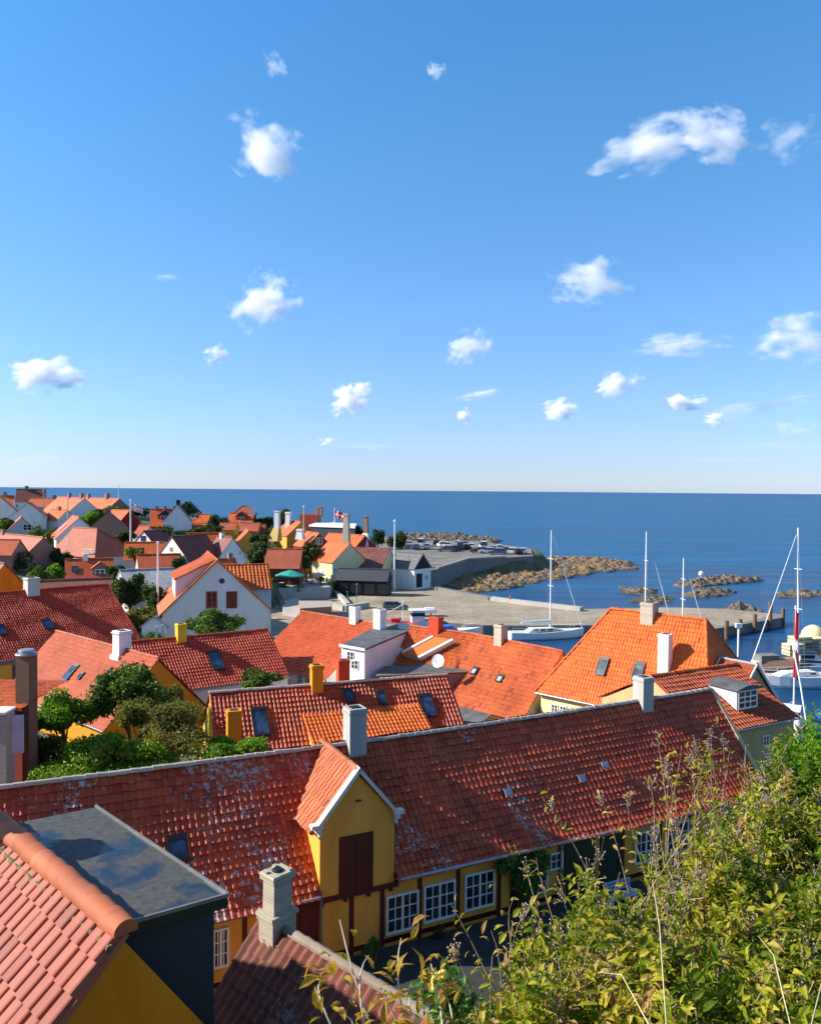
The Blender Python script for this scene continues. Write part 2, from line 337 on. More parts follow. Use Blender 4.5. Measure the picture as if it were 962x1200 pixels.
# ------------------------------------------------------------------ roof tiles
PROF = {6: ([0, .10, .24, .42, .64, .84, 1], [.004, .040, .054, .044, .022, .006, .004]),
        4: ([0, .16, .38, .68, 1], [.004, .045, .05, .014, .004]),
        3: ([0, .25, .55, 1], [.004, .05, .03, .004])}
PROF[5] = PROF[6]
PROF[8] = ([0, .05, .12, .2, .45, .74, .84, .92, 1], [-.035, -.03, .035, .048, .043, .04, .032, -.03, -.035])
def tiles(g, O, U, Vv, N, L, S, tw=.235, th=.34, seg=4, jit=.006, kick=0., kickl=1., seed=0, amp=1., sag=0.):
    r = np.random.default_rng(seed); O = np.array(O, float)
    nc = max(1, int(round(L/tw))); nr = max(1, int(round(S/th))); tw = L/nc; th = S/nr; slip = np.where(r.random(nc*nr) < .012, -.07, 0.)
    ps, ph = PROF[seg]; ps = np.array(ps); ph = np.array(ph)*amp; k = len(ps)
    ci, ri = np.meshgrid(np.arange(nc), np.arange(nr)); ci = ci.ravel(); ri = ri.ravel(); n = len(ci)
    j = r.normal(0, jit, (n, 3)); up = (ci[:, None]+ps[None, :])*tw + j[:, :1]*.6
    v0 = (ri*th + j[:, 1]*1.5 - .03 + slip)[:, None]+np.zeros((1, k)); v1 = ((ri+1)*th + .02)[:, None]+np.zeros((1, k))
    def kk(v): return kick*np.clip(1-v/kickl, 0, 1)**2 if kick else 0*v
    def sg(u): return -sag*np.sin(np.pi*np.clip(u/L, 0, 1))
    wob = .012*(np.sin(up*1.1+seed)+np.sin(up*2.7+v0*2.1+seed*2)+np.sin(v0*1.9-up*.6))
    h0 = ph[None, :]+.046+j[:, 2:3]*.7+kk(v0)+sg(up)+wob; h1 = ph[None, :]+.0+j[:, 2:3]*.7+kk(v1)+sg(up)+wob; hb = h0-.045
    def P(u, v, h): return O+u[..., None]*U+v[..., None]*Vv+h[..., None]*N
    A = np.stack([P(up, v0, hb), P(up, v0, h0), P(up, v1, h1)], 1)   # n,3,k,3
    idx = np.arange(n*3*k).reshape(n, 3, k)
    f1 = np.stack([idx[:, 0, :-1], idx[:, 0, 1:], idx[:, 1, 1:], idx[:, 1, :-1]], -1).reshape(-1, 4)
    f2 = np.stack([idx[:, 1, :-1], idx[:, 1, 1:], idx[:, 2, 1:], idx[:, 2, :-1]], -1).reshape(-1, 4)
    t = np.clip(r.normal(.45, .24, n), 0, 1); t = np.repeat(t, k-1)
    g.add(A.reshape(-1, 3), np.vstack([f1, f2]), np.concatenate([t, t]))
def caps(g, A, B, rad=.13, step=.38, seed=0, up=.05, jit=.012, n=7, sag=0.):   # half-round ridge tiles from A to B
    A = np.array(A, float); B = np.array(B, float); L = np.linalg.norm(B-A); d = (B-A)/L; k = max(1, int(round(L/step))); r = random.Random(seed)
    side = nrm(np.cross(d, (0, 0, 1))); upv = np.cross(side, d)
    for i in range(k):
        p0 = A+d*(L*i/k-.02)+upv*(up+r.gauss(0, jit))-V3(0, 0, sag*math.sin(math.pi*i/k)); p1 = A+d*(L*(i+1)/k+.02)+upv*(up+r.gauss(0, jit)*.5)-V3(0, 0, sag*math.sin(math.pi*(i+1)/k)); v = []
        for p, q in ((p0, rad*1.08), (p1, rad*.92)):
            for j in range(n):
                w = math.pi*(-.08+1.16*j/(n-1)); v.append(p+side*q*math.cos(w)+upv*q*math.sin(w)*.9)
        f = [[j, j+1, n+j+1, n+j] for j in range(n-1)]+[list(range(n))[::-1], list(range(n, 2*n))]
        g.add(v, f, r.random())

# ------------------------------------------------------------------ house parts
def win(parent, c, ux, w, h, cols=2, rows=3, mullion=True, name='window', nrmv=None, fr=.06, bar=.028, mat=None, gl=None, depth=.06, arched=False):
    mat = mat or W_white; ux = nrm(ux); nv = nrm(nrmv); c = np.array(c, float); uz = nrm(np.cross(ux, nv)); uz = uz if uz[2] > 0 else -uz; g = G()
    o = c+nv*.03
    for s in (-1, 1):
        g.box(o+ux*s*(w/2-fr/2), (fr, depth, h), ux, nv, uz); g.box(o+uz*s*(h/2-fr/2), (w-2*fr, depth, fr), ux, nv, uz)
    iw, ih = w-2*fr, h-2*fr
    if mullion: g.box(o, (fr*1.1, depth*.9, ih), ux, nv, uz)
    for i in range(1, cols):
        x = -iw/2+iw*i/cols
        if mullion and abs(x) < fr: continue
        g.box(o+ux*x-nv*.006, (bar, depth*.55, ih), ux, nv, uz)
    for j in range(1, rows): g.box(o+uz*(-ih/2+ih*j/rows)-nv*.004, (iw, depth*.5, bar), ux, nv, uz)
    f = g.build(name, mat, parent)
    g = G(); g.box(o-nv*.02, (iw+.01, .02, ih+.01), ux, nv, uz); g.build('pane', gl or Glass, f); return f
def chimney(parent, x, y, z0, z1, sx, sy, ang, mat, cap=.05, pot=False, capmat=None, taper=1., steps=True, base=0.):
    a = (math.cos(ang), math.sin(ang), 0); g = G()
    if base: g.frustum((x, y, z0), (x, y, z0+base), (sx*1.35, sy*1.35), (sx*1.3, sy*1.3), a); g.frustum((x, y, z0+base), (x, y, z0+base+.12), (sx*1.3, sy*1.3), (sx, sy), a)
    g.frustum((x, y, z0+.01+(base+.12 if base else 0)), (x, y, z1-.22), (sx, sy), (sx*taper, sy*taper), a)
    sx *= taper; sy *= taper
    g.frustum((x, y, z1-.218), (x, y, z1-.12), (sx+cap*1.2, sy+cap*1.2), (sx+cap*2, sy+cap*2), a)
    g.frustum((x, y, z1-.118), (x, y, z1), (sx+cap*.5, sy+cap*.5), (sx+cap*.2, sy+cap*.2), a)
    c = g.build('chimney', mat, parent)
    g = G(); g.frustum((x, y, z1+.002), (x, y, z1+.03), (sx*.6, sy*.6), (sx*.55, sy*.55), a); g.build('flue', Mt_dark if not pot else P_black, c)
    return c
def skylight(parent, c, U, Vv, N, w=.6, h=.95, gl=None, fm=None, name='skylight', lift=.15):
    g = G(); c = np.array(c, float)+N*lift
    for s in (-1, 1):
        g.box(c+U*s*(w/2), (.07, .09, h+.07), U, N, Vv); g.box(c+Vv*s*(h/2), (w-.07, .1, .08), U, N, Vv)
    g.box(c+Vv*(h/2+.12), (w*1.15, .04, .16), U, N, Vv)
    f = g.build(name, fm or Mt_dark, parent)
    g = G(); g.box(c-N*.0, (w-.06, .03, h-.06), U, N, Vv); g.build('pane', gl or SkyGl, f); return f

class House: pass
def house(name, label, A, B, w, drop, zg, wall, roof, seg=4, ridge=None, over=.28, gov=.12, seed=0, back=None, wb=None, dropb=None, group=None, verge=None, gutter=True, kick=0., sag=0., ridge_on=True, hipA=0, hipB=0, cat='house', tilesplit=None, hole=None, mortar=False, tw=.24, th=.36, amp=1.05, capr=.12):
    """A,B: ridge ends (world, same z). w,drop: horizontal half width and fall from ridge to eave."""
    h = House(); A = np.array(A, float); B = np.array(B, float); z = (A[2]+B[2])/2; A[2] = B[2] = z
    L = np.linalg.norm(B-A); U = (B-A)/L; n = V3(U[1], -U[0], 0)
    if n @ ((A+B)/2-CAM) > 0: A, B = B, A; U = -U; n = V3(U[1], -U[0], 0)
    if n @ ((A+B)/2-CAM) > 0: n = -n
    S = math.hypot(w, drop); Vv = (-n*w+V3(0, 0, drop))/S; N = nrm(np.cross(U, Vv)); N = N if N[2] > 0 else -N
    wb = wb or w; dropb = dropb or drop*wb/w; nb = -n; Sb = math.hypot(wb, dropb); Vb = (-nb*wb+V3(0, 0, dropb))/Sb; Nb = nrm(nb*dropb+V3(0, 0, wb))
    base = (A+B)/2; base[2] = zg
    h.t = thing(name, label, cat, base, group); h.A = A; h.B = B; h.U = U; h.n = n; h.S = S; h.V = Vv; h.N = N; h.L = L; h.zg = zg; h.z = z; h.w = w; h.drop = drop; h.over = over; h.Nb = Nb; h.nb = nb; h.Vb = Vb; h.Sb = Sb
    # walls
    wi = w-over; wib = wb-over; ins = gov; pit = drop/w; e = z-pit*wi-.12; eb = z-dropb/wb*wib-.12-sag; e -= sag
    def cs(P): return [P+n*wi+V3(0, 0, zg-1.5-z), P+n*wi+V3(0, 0, e-z), P+V3(0, 0, -.12-sag), P-n*wib+V3(0, 0, eb-z), P-n*wib+V3(0, 0, zg-1.5-z)]
    g = G()
    a0 = A+U*ins; b0 = B-U*ins
    if hipA or hipB:
        ha = A-U*w*hipA+U*over; hb = B+U*w*hipB-U*over
        if not hipA: ha = a0
        if not hipB: hb = b0
        poly = [ha+n*wi, hb+n*wi, hb-n*wib, ha-n*wib]; g.prism(poly, zg-1.5, e-.02)
    else:
        g.ext(cs(a0), b0-a0)
    h.wall = g.build('wall', wall, h.t, recalc=True)
    h.wo = A+n*wi; h.e = e
    # roof
    clip = None; lu = L; O = A-n*0+n*w-V3(0, 0, drop)
    eA = w*hipA; eB = w*hipB
    g = G(); O2 = O-U*eA; L2 = L+eA+eB
    dkt = .07
    A2 = O2-N*.0; 
    so_ = 0. if not seg else over/w
    front = [A-U*0, B, O+U*L+U*eB+(B-(O+U*L+U*eB))*so_, O-U*eA+(A-(O-U*eA))*so_]
    g.ext([p-N*(.005+sag) for p in front], -N*dkt)
    Ob = A+nb*wb-V3(0, 0, dropb)
    backp = [B, A, Ob-U*eA, Ob+U*L+U*eB]
    if (seg is None or back is None) and back != 'none': g.ext([p+Nb*.03 for p in backp], -Nb*.1)
    h.roof = g.build('roof', roof, h.t, recalc=True)
    clipf = []
    if eA:
        no = np.cross(N, A-(O-U*eA)); no = no if no@(-U) > 0 else -no; clipf.append((A, no))
    if eB:
        no = np.cross(N, B-(O+U*L+U*eB)); no = no if no@U > 0 else -no; clipf.append((B, no))
    if seg:
        for k, (u0, u1, rm) in enumerate(tilesplit or [(0, 1, roof)]):
            g = G(); tiles(g, O2+U*L2*u0, U, Vv, N, L2*(u1-u0), S, tw, th, seg, kick=kick, seed=seed+k*17, sag=0, amp=amp)
            if sag:
                v = g.v[0]; uu = (v-A)@U; v[:, 2] -= sag*np.sin(np.pi*np.clip(uu/L, 0, 1))
            if hole:
                v = g.v[0]; F_ = np.array(g.f); ce = v[F_].mean(1)-A; kp = ~((ce@U > hole[0]) & (ce@U < hole[1]) & (ce@n > hole[2])); g.f = F_[kp].tolist(); g.t = list(np.array(g.t)[kp]); g.m = [0]*int(kp.sum())
            g.build('roof_tiles', rm, h.roof, clip=clipf or None)
        if back and back != 'none':
            g = G(); tiles(g, Ob-U*eA, U, Vb, Nb, L2, Sb, tw, th, 3, seed=seed+5)
            cb = []
            if eA:
                no = np.cross(Nb, A-(Ob-U*eA)); no = no if no@(-U) > 0 else -no; cb.append((A, no))
            if eB:
                no = np.cross(Nb, B-(Ob+U*L+U*eB)); no = no if no@U > 0 else -no; cb.append((B, no))
            g.build('roof_tiles', roof, h.roof, clip=cb or None)
    for P, E, sg in ((A, eA, -1), (B, eB, 1)):
        if E:
            c1 = P+sg*U*E+n*w-V3(0, 0, drop); c2 = P+sg*U*E-n*wb-V3(0, 0, dropb); hn = nrm(sg*U*drop+V3(0, 0, E)); sv = nrm((c1+c2)/2-P)
            g = G(); g.ext([p-hn*.01 for p in (P, c1, c2)], -hn*.06); fl = g.build('hip_roof', roof, h.roof, recalc=True)
            if seg:
                g = G(); vv = -sv; Lh = np.linalg.norm(c2-c1); Sh = math.hypot(E, drop); ud = (c2-c1)/Lh*(1 if sg > 0 else 1)
                tiles(g, c1, ud, vv, hn, Lh, Sh, tw, th, seg, seed=seed+9); cl = []
                for c in (c1, c2):
                    no = np.cross(hn, P-c); cen = (P+c1+c2)/3; no = no if no@(cen-P) < 0 else -no; cl.append((P, no))
                g.build('roof_tiles', roof, fl, clip=cl)
            g = G()
            for c in (c1, c2): caps(g, c, P, capr*.9, .38, seed+3, .04)
            g.build('hip_tiles', ridge or roof, h.roof)
    if ridge_on:
        g = G(); caps(g, A, B, capr if seg else .16, .38 if seg else 1.2, seed+2, .05 if seg else .02, sag=sag); g.build('ridge_tiles', ridge or roof, h.roof)
    if verge:
        for P, E, sg in ((A, eA, -1), (B, eB, 1)):
            if E: continue
            for nn, ww, dd, NN in ((n, w, drop, N), (nb, wb, dropb, Nb)):
                g = G(); q = P+nn*ww-V3(0, 0, dd); mid = (P+q)/2+NN*.04; g.box(mid+U*sg*.03, (.08, .16, np.linalg.norm(q-P)+.05), U, NN, nrm(P-q)); g.build('verge_board', verge, h.roof)
    if gutter and seg:
        g = G(); q = O+n*.05-V3(0, 0, .06); g.tube([q-U*eA, q+U*(L+eB)], .06, 8); g.build('gutter', Mt_grey, h.t)
    h.O = O
    return h
def onslope(h, px, py, lift=0.): return hit(px, py, h.A+h.N*lift, h.N)
def onwall(h, px, py): return hit(px, py, h.wo, h.n)
def ongable(h, px, py, end): return hit(px, py, (h.A+h.U*.12) if end == 'A' else (h.B-h.U*.12), h.U)
def ch_at(h, px, pyt, u_off=0., size=.6, size2=None, mat=None, base_drop=.5, **kw):
    """chimney on the ridge line of h whose top is seen at (px,pyt)"""
    n2 = V3(-h.U[1], h.U[0], 0); p = hit(px, pyt, h.A+h.n*u_off, h.n); z1 = p[2]
    return chimney(h.roof, p[0], p[1], h.z-abs(u_off)*h.drop/h.w-base_drop, z1, size, size2 or size, math.atan2(h.U[1], h.U[0]), mat or P_white, **kw)
GZ = []      # ground control points
def gz(h): GZ.append((*((h.A+h.B)/2)[:2], h.zg)); GZ.append((*h.A[:2], h.zg)); GZ.append((*h.B[:2], h.zg))

# ================================================================== LONG HALF-TIMBERED HOUSE (middle foreground)
_A = PZ(-14, 927, 13.8); _B = PZ(833, 809, 13.8); _U = nrm(_B-_A); _n = V3(_U[1], -_U[0], 0); _wo = _A+_n*(3.68-.32)
HOLE = ((hit(374, 1050, _wo+_n*.06, _n)-_A)@_U-.02, (hit(461, 1036, _wo+_n*.06, _n)-_A)@_U+.02, 2.3)
hm = house('timbered_longhouse', 'long ochre half-timbered house with oxblood beams and a sagging dark red tiled roof', PZ(-14, 927, 13.8), PZ(833, 809, 13.8), 3.68, 4.19, 7.0,
           P_ochre, T_main, seg=6, ridge=P_mortar, seed=11, kick=.12, sag=.17, tilesplit=[(0, .36, T_lich_sheen), (.36, .40, T_main), (.40, .70, T_lich_sheen2), (.70, 1, T_main)], tw=.235, th=.33, over=.32, amp=.62, back=True, verge=None, hole=HOLE, gutter=False)
gz(hm); U, n, N, V = hm.U, hm.n, hm.N, hm.V
for sgn, nn, NN in ((1, hm.n, hm.N), (1, hm.nb, hm.Nb)):
    g = G(); e_ = hm.B+nn*3.68-V3(0, 0, 4.19); g.box((hm.B+e_)/2+NN*.07+U*.02, (.2, .08, 5.6), U, NN, nrm(hm.B-e_)); g.build('verge_board', W_verge, hm.roof)
# dormer with masonry gable and hatch
wp = hm.wo+n*.06
def wx(px, py, off=.06): return hit(px, py, hm.wo+n*off, n)
d = {k: wx(*v) for k, v in {'l': (374, 1050), 'r': (461, 1036), 'el': (366, 972), 'er': (464, 950), 'ap': (416, 905)}.items()}
uu = lambda p: (p-hm.wo)@U
ul, ur, uc = uu(d['l']), uu(d['r']), uu(d['ap']); zb = (d['l'][2]+d['r'][2])/2; ze = (d['el'][2]+d['er'][2])/2; za = d['ap'][2]; hw = (ur-ul)/2; uc = (ul+ur)/2
print('dormer', ul, ur, zb, ze, za, 'eave', hm.e)
def WP(u, z, off=0.): p = hm.wo+U*u+n*off; return V3(p[0], p[1], z)
depth_ap = (hm.z-za)/hm.drop*hm.w      # horizontal distance of the point on the slope at apex height
g = G(); g.ext([WP(ul, zb, .10), WP(ur, zb, .10), WP(ur, ze, .10), WP(uc, za-.12, .10), WP(ul, ze, .10)], -n*3.4)
dm = g.build('dormer', P_ochre, hm.t, recalc=True)
lenr = (hm.w-hm.over)-depth_ap+.45; slope = (za-ze)/hw
for sg in (-1, 1):       # dormer roof halves, with tiles running down from the dormer ridge
    un = U*sg; S2 = math.hypot(hw+.28, (hw+.28)*slope); v2 = nrm(-un+V3(0, 0, slope)); n2 = nrm(un*slope+V3(0, 0, 1)); top = WP(uc, za+.03, -.02)
    eave = top+un*(hw+.28)-V3(0, 0, (hw+.28)*slope)
    g = G(); cut = [(hm.A-hm.N*.03, -hm.N)]
    g.ext([top-n2*.01, top-n*lenr-n2*.01, eave-n*lenr-n2*.01, eave-n2*.01], -n2*.05)
    tiles(g, eave-n*lenr, n, v2, n2, lenr, S2, .27, .36, 8, seed=31+sg, amp=1.5) if sg < 0 else tiles(g, eave, -n, v2, n2, lenr, S2, .27, .36, 8, seed=31+sg, amp=1.5)
    g.build('dormer_roof', T_orange2, dm, clip=cut)
g = G(); caps(g, WP(uc, za+.03, -.02)-n*lenr*.98, WP(uc, za+.03, .1), .12, .38, 8); g.build('ridge_tiles', T_ridge, dm)
g = G()                 # white coping with kneelers
for sg in (-1, 1):
    a = WP(uc, za+.05, .1); b = WP(uc+sg*(hw+.02), ze+.04, .1); g.box((a+b)/2+V3(0, 0, .05), (np.linalg.norm(a-b)+.12, .3, .13), nrm(b-a), n, np.cross(nrm(b-a), n)*(1 if sg > 0 else -1))
    k = WP(uc+sg*(hw+.14), ze+.0, .1); g.box(k+V3(0, 0, .03), (.42, .32, .13), U, n, (0, 0, 1)); g.box(k-V3(0, 0, .12)-U*sg*.07, (.2, .28, .16), U, n, (0, 0, 1)); g.box(k-V3(0, 0, .28)-U*sg*.11, (.1, .26, .14), U, n, (0, 0, 1))
g.build('coping', P_lgrey, dm)
g = G()
a, b = wx(397, 1052, .12), wx(437, 1046, .12); ut = uu(a), uu(b); zt = wx(417, 978, .12)[2]
for i in range(2):
    u0 = ut[0]+(ut[1]-ut[0])*i/2; g.box(WP(u0+(ut[1]-ut[0])/4, (zb+zt)/2, .115), ((ut[1]-ut[0])/2-.015, .05, zt-zb-.02), U, n, (0, 0, 1))
    for k in range(5): g.box(WP(u0+(ut[1]-ut[0])*(k+.5)/10, (zb+zt)/2, .145), (.012, .012, zt-zb-.06), U, n, (0, 0, 1))
g.build('hatch_door', W_hatch, dm)
g = G(); g.box(WP(uc, za-1.05, .13), (.22, .05, .05), U, n, (0, 0, 1)); g.build('beam_hook', Mt_dark, dm)
g = G()                 # dentil brickwork down the lit cheek
for k in range(14): g.box(WP(ul-.04, zb+.25+k*.115, -.14-(k*.115)*.72), (.06, .07, .06), U, n, (0, 0, 1))
g.build('toothed_brickwork', P_ochre_d, dm)
# timber frame: sill rail, eave plate, posts
g = G(); zsill = wx(471, 1096, .03)[2]; zbase = 7.0; ztop = hm.e-.05; Lw = hm.L
print('zsill', zsill, 'ztop', ztop)
rails = [(.05, Lw-.15, zsill-.08), (.05, Lw-.15, ztop-.06), (.05, Lw-.15, zbase+.18)]
for a_, b_, z_ in rails: g.box(WP((a_+b_)/2, z_, .005), (b_-a_, .05, .17), U, n, (0, 0, 1))
for px, py in ((262-34, 1100), (287, 1100), (350, 1095), (412, 1080), (448, 1070), (492, 1062), (537, 1048), (585, 1035), (600, 1030), (657, 1010), (730, 990), (774, 978), (808, 965), (845, 955)):
    u_ = uu(wx(px, py, .03)); g.box(WP(u_, (ztop+zbase)/2-.04, .012), (.17, .05, ztop-zbase-.05), U, n, (0, 0, 1))
for u_ in np.arange(.8, uu(wx(228, 1100, .03))-1, 1.5): g.box(WP(u_, (ztop+zbase)/2-.04, .012), (.17, .05, ztop-zbase-.05), U, n, (0, 0, 1))
g.box(WP((ul+ur)/2, zb-.1, .06), (ur-ul+.35, .14, .2), U, n, (0, 0, 1))
for u_ in np.linspace(ul+.1, ur-.1, 4): g.box(WP(u_, zb-.27, .05), (.12, .12, .14), U, n, (0, 0, 1))
g.build('timber_frame', W_timber, hm.t)
for (x0, x1, yc, hh) in ((249, 268, 1111, 1.35), (452, 490, 1069, 1.45), (496, 533, 1056, 1.45), (544, 579, 1043, 1.45), (618, 641, 1029, 1.35), (743, 769, 992, 1.4), (781, 806, 981, 1.4)):
    a, b = wx(x0, yc+(x1-x0)*.12, .03), wx(x1, yc-(x1-x0)*.12, .03); c = (a+b)/2; w_ = np.linalg.norm((b-a)[:2]); win(hm.t, c, U, w_, hh, 4, 3, True, nrmv=n, fr=.075, bar=.035, depth=.09)
a, b = wx(644, 1010, .03), wx(659, 1008, .03); win(hm.t, (a+b)/2, U, np.linalg.norm((b-a)[:2]), .72, 2, 2, False, nrmv=n, fr=.07, bar=.035)
def door(parent, x0, x1, mat, ztopd, thick=.08, name='door', off=.03, planks=6):
    u0, u1 = uu(wx(x0, 1040, .03)), uu(wx(x1, 1040, .03)); g = G(); g.box(WP((u0+u1)/2, (ztopd+zbase)/2, off), (u1-u0, thick, ztopd-zbase), U, n, (0, 0, 1))
    for k in range(planks): g.box(WP(u0+(u1-u0)*(k+.5)/planks, (ztopd+zbase)/2, off+thick/2+.008), ((u1-u0)/planks-.02, .015, ztopd-zbase-.08), U, n, (0, 0, 1))
    d_ = g.build(name, mat, parent); g = G(); g.box(WP(u1-.12, zbase+1.05, off+thick/2+.04), (.05, .05, .14), U, n, (0, 0, 1)); g.build('handle', Mt_dark, d_); return d_
door(hm.t, 661, 696, W_green, ztop-.16); door(hm.t, 702, 726, W_green, ztop-.4)
door(hm.t, 352, 374, W_hatch, ztop-.2); door(hm.t, 600, 618, W_timber, ztop-.25)
g = G(); p0 = WP(uu(wx(376, 1080, .1)), ztop, .12); g.tube([p0, p0-V3(0, 0, ztop-zbase)], .045, 8); g.build('downpipe', Mt_grey, hm.t); g = G(); p0 = WP(uu(wx(657, 1000, .1)), ztop, .12); g.tube([p0, p0-V3(0, 0, ztop-zbase)], .045, 8); g.build('downpipe', Mt_grey, hm.t)
ch_at(hm, 416, 829, .05, .74, .74, P_chim, base_drop=1.1, cap=.04, pot=True)
ch_at(hm, 754, 793, .05, .66, .74, P_chim, base_drop=1.1, cap=.05)
for a_, b_ in ((0, HOLE[0]-.05), (HOLE[1]+.05, hm.L)):
    g = G(); q = hm.O+hm.n*.06-V3(0, 0, .04); g.tube([q+hm.U*a_, q+hm.U*b_], .065, 8); g.build('gutter', Mt_grey, hm.t)
for px, py in ((595, 930), (681, 913), (708, 898)):
    p = onslope(hm, px, py); g = G(); g.box(p+N*.09, (.34, .05, .32), U, N, V); g.build('glass_tile', M_glass('glass_tile_%d' % px, (.16, .2, .26), .25), hm.roof)
p = onslope(hm, 208, 998); skylight(hm.roof, p, U, V, N, .6, .7)
p = onslope(hm, 388, 1033)

# ================================================================== NEAR HOUSE, bottom left
A13 = PZ(0, 968, 18.7); B13 = PZ(147, 1093, 18.7); d13 = nrm(B13-A13)
h13 = house('gabled_house', 'mustard gabled house with pale pink pantiles and thick salmon ridge at lower left', A13-d13*12.0, B13, 4.2, 4.05, 11, P_ochre_d, T_pink, seg=8, ridge=T_ridge, seed=41, over=.1, gov=.03, back='none', wb=1.5, dropb=2.1, tw=.235, th=.40, amp=1.35, capr=.17, ridge_on=False)  # out-of-view end lengthened so the house shades the outbuilding
gz(h13)
g = G(); caps(g, h13.A, h13.B, .165, .36, 5, .02, .006, n=19); g.build('ridge_tiles', T_ridge, h13.roof)
g = G()
mp_ = []
for i in range(160):
    t_ = i/159; p = h13.A+h13.U*(h13.L*t_)+h13.n*(.20+rng.normal(0, .010))-V3(0, 0, .125+rng.normal(0, .006)); mp_.append(p)
g.tube(mp_, list(.028+rng.random(160)*.022), 6)
g.build('ridge_mortar', M_plain('mossy_mortar', (.15, .12, .055), .95, scale=12, var=.4), h13.roof)
b1, b2, b3 = PZ(150, 1082, 18.46), PZ(267, 1049, 18.46), PZ(112, 945, 18.46); b4 = b1+b3-b2
b1 = b1+nrm(b1-b2)*.12; b4 = b1+b3-b2
g = G(); g.prism([b1+nrm(b4-b1)*.12+nrm(b2-b1)*.0, b2+nrm(b3-b2)*.12-nrm(b2-b1)*.13, b3-nrm(b3-b2)*.12-nrm(b2-b1)*.13, b4], 13, 18.28); bx = g.build('box_dormer', P_tar, h13.t, recalc=True)
g = G(); g.prism([b1, b2, b3, b4], 18.283, 18.43); g.build('fascia', Mt_dark, bx, recalc=True)
i1 = (b1+b2+b3+b4)/4; g = G(); g.prism([i1+(p-i1)*.985 for p in (b1, b2, b3, b4)], 18.432, 18.45); g.build('flat_roof', Wet, bx, recalc=True)
g = G()
for a, b in ((b1, b2), (b2, b3)):
    dd = nrm(b-a); g.box((a+b)/2+V3(0, 0, -0.0), (np.linalg.norm(b-a), .035, .05), dd, None, (0, 0, 1))
g.build('edge_trim', M_plain('edge_trim_metal', (.22, .22, .21), .5, .4), bx)
chimney(h13.roof, -7.9, 12.45, 16.2, 20.3, .5, .5, R(-45), B_red)
# ================================================================== LITTLE DARK ROOF with bent chimney
h14 = house('outbuilding', 'low outbuilding with blackish pantiles toned for shadow in front of the ochre longhouse', PZ(306, 1075, 12), PZ(560, 1228, 12), 3.3, 3.32, 7.5, P_ochre, T_dark, seg=6, ridge=M_plaster('dark_mortar', (.30, .25, .20), .7, dcol=(.12, .06, .04)), seed=51, over=.25, gov=.06, tw=.30, th=.42, amp=1.5, back=True, capr=.14); gz(h14)
p = h14.A+h14.U*.32+h14.n*.42
cang = math.atan2(h14.U[1], h14.U[0]); cz = hit(330, 1022, p, (0, 1, 0))[2]
cx, cy = PY(325, 1075, p[1])[:2]
print('ch14', p, cz)
g = G(); ua = (math.cos(cang), math.sin(cang), 0)
g.frustum((cx, cy, 10.6), (cx, cy, cz-1.15), (.62, .78), (.62, .78), ua); g.frustum((cx, cy, cz-1.148), (cx, cy, cz-1.05), (.74, .92), (.74, .92), ua); g.frustum((cx, cy, cz-1.048), (cx, cy, cz-.16), (.50, .62), (.48, .6), ua); g.frustum((cx, cy, cz-.158), (cx, cy, cz-.03), (.62, .74), (.62, .74), ua)
g.frustum((cx, cy, cz-.028), (cx, cy, cz+.03), (.66, .78), (.60, .72), ua)
for a_, b_ in ((-.24, .1), (.2, .26), (-.1, -.3)):
    q_ = V3(cx, cy, cz)+V3(*ua)*a_+V3(-ua[1], ua[0], 0)*b_; g.box(q_+V3(0, 0, .055), (.13, .11, .05), ua)
c = g.build('chimney', B_lime, h14.roof)
g = G(); g.lathe((cx, cy, cz+.032), [(.15, 0), (.16, .03), (.12, .06)], 12); g.build('flue', P_black, c)
p = h14.A+h14.U*.55+h14.n*.55
g = G()

# ================================================================== MIDDLE HOUSES
h10 = house('gabled_house', 'low house with bright yellow gable, yellow chimneys and four skylights in its dark tiles', PZ(245, 813, 12), PZ(524, 791.5, 12), 4.6, 4.0, 6.0, P_yellow, T_main, seg=4, ridge=P_mortar, seed=61, back=True, wb=6.4, dropb=4.6, tw=.24, th=.34); gz(h10)
for px, py, w_, h_ in ((305, 848, .85, 1.7), (409, 818, .5, .8), (447, 820, .5, .8), (501, 829, .75, 1.5)): skylight(h10.roof, onslope(h10, px, py), h10.U, h10.V, h10.N, w_, h_)
ch_at(h10, 371, 779, .15, .68, .68, P_amber, base_drop=1., cap=.08, pot=True)
ch_at(h10, 402, 773, -.6, .72, .6, P_red, base_drop=1.2, cap=.02)
p = PY(274, 832, (h10.A+h10.U*1.2+h10.n*2.9)[1]); chimney(h10.roof, p[0], p[1], 9, p[2], .75, .7, math.atan2(h10.U[1], h10.U[0]), P_amber, cap=.04, capmat=P_lgrey)
p = ongable(h10, 243, 858, 'A'); win(h10.t, p, h10.n, .8, 1., 2, 3, True, nrmv=-h10.U)
# lean-to extension roof of lower pitch
e1 = onslope(h10, 355, 842, .02); e2 = onslope(h10, 462, 827, .02); zt = (e1[2]+e2[2])/2; du = (e2-e1)@h10.U
e1 = h10.A+h10.U*((e1-h10.A)@h10.U)+h10.n*((h10.z-zt)/h10.drop*h10.w)-V3(0, 0, h10.z-zt-.08); run = 3.4; fall = 1.35
vx = nrm(-h10.n*run+V3(0, 0, fall)); nx = nrm(h10.n*fall+V3(0, 0, run)); Sx = math.hypot(run, fall); eo = e1+h10.n*run-V3(0, 0, fall); du += 1.6
g = G(); g.ext([e1+h10.U*.12-V3(0, 0, .12), eo+h10.U*.12-h10.n*.1-V3(0, 0, .12), eo+h10.U*.12-h10.n*.1-V3(0, 0, 4.5), e1+h10.U*.12-V3(0, 0, 4.5)], h10.U*(du-.24)); ex = g.build('extension', P_yellow, h10.t, recalc=True)
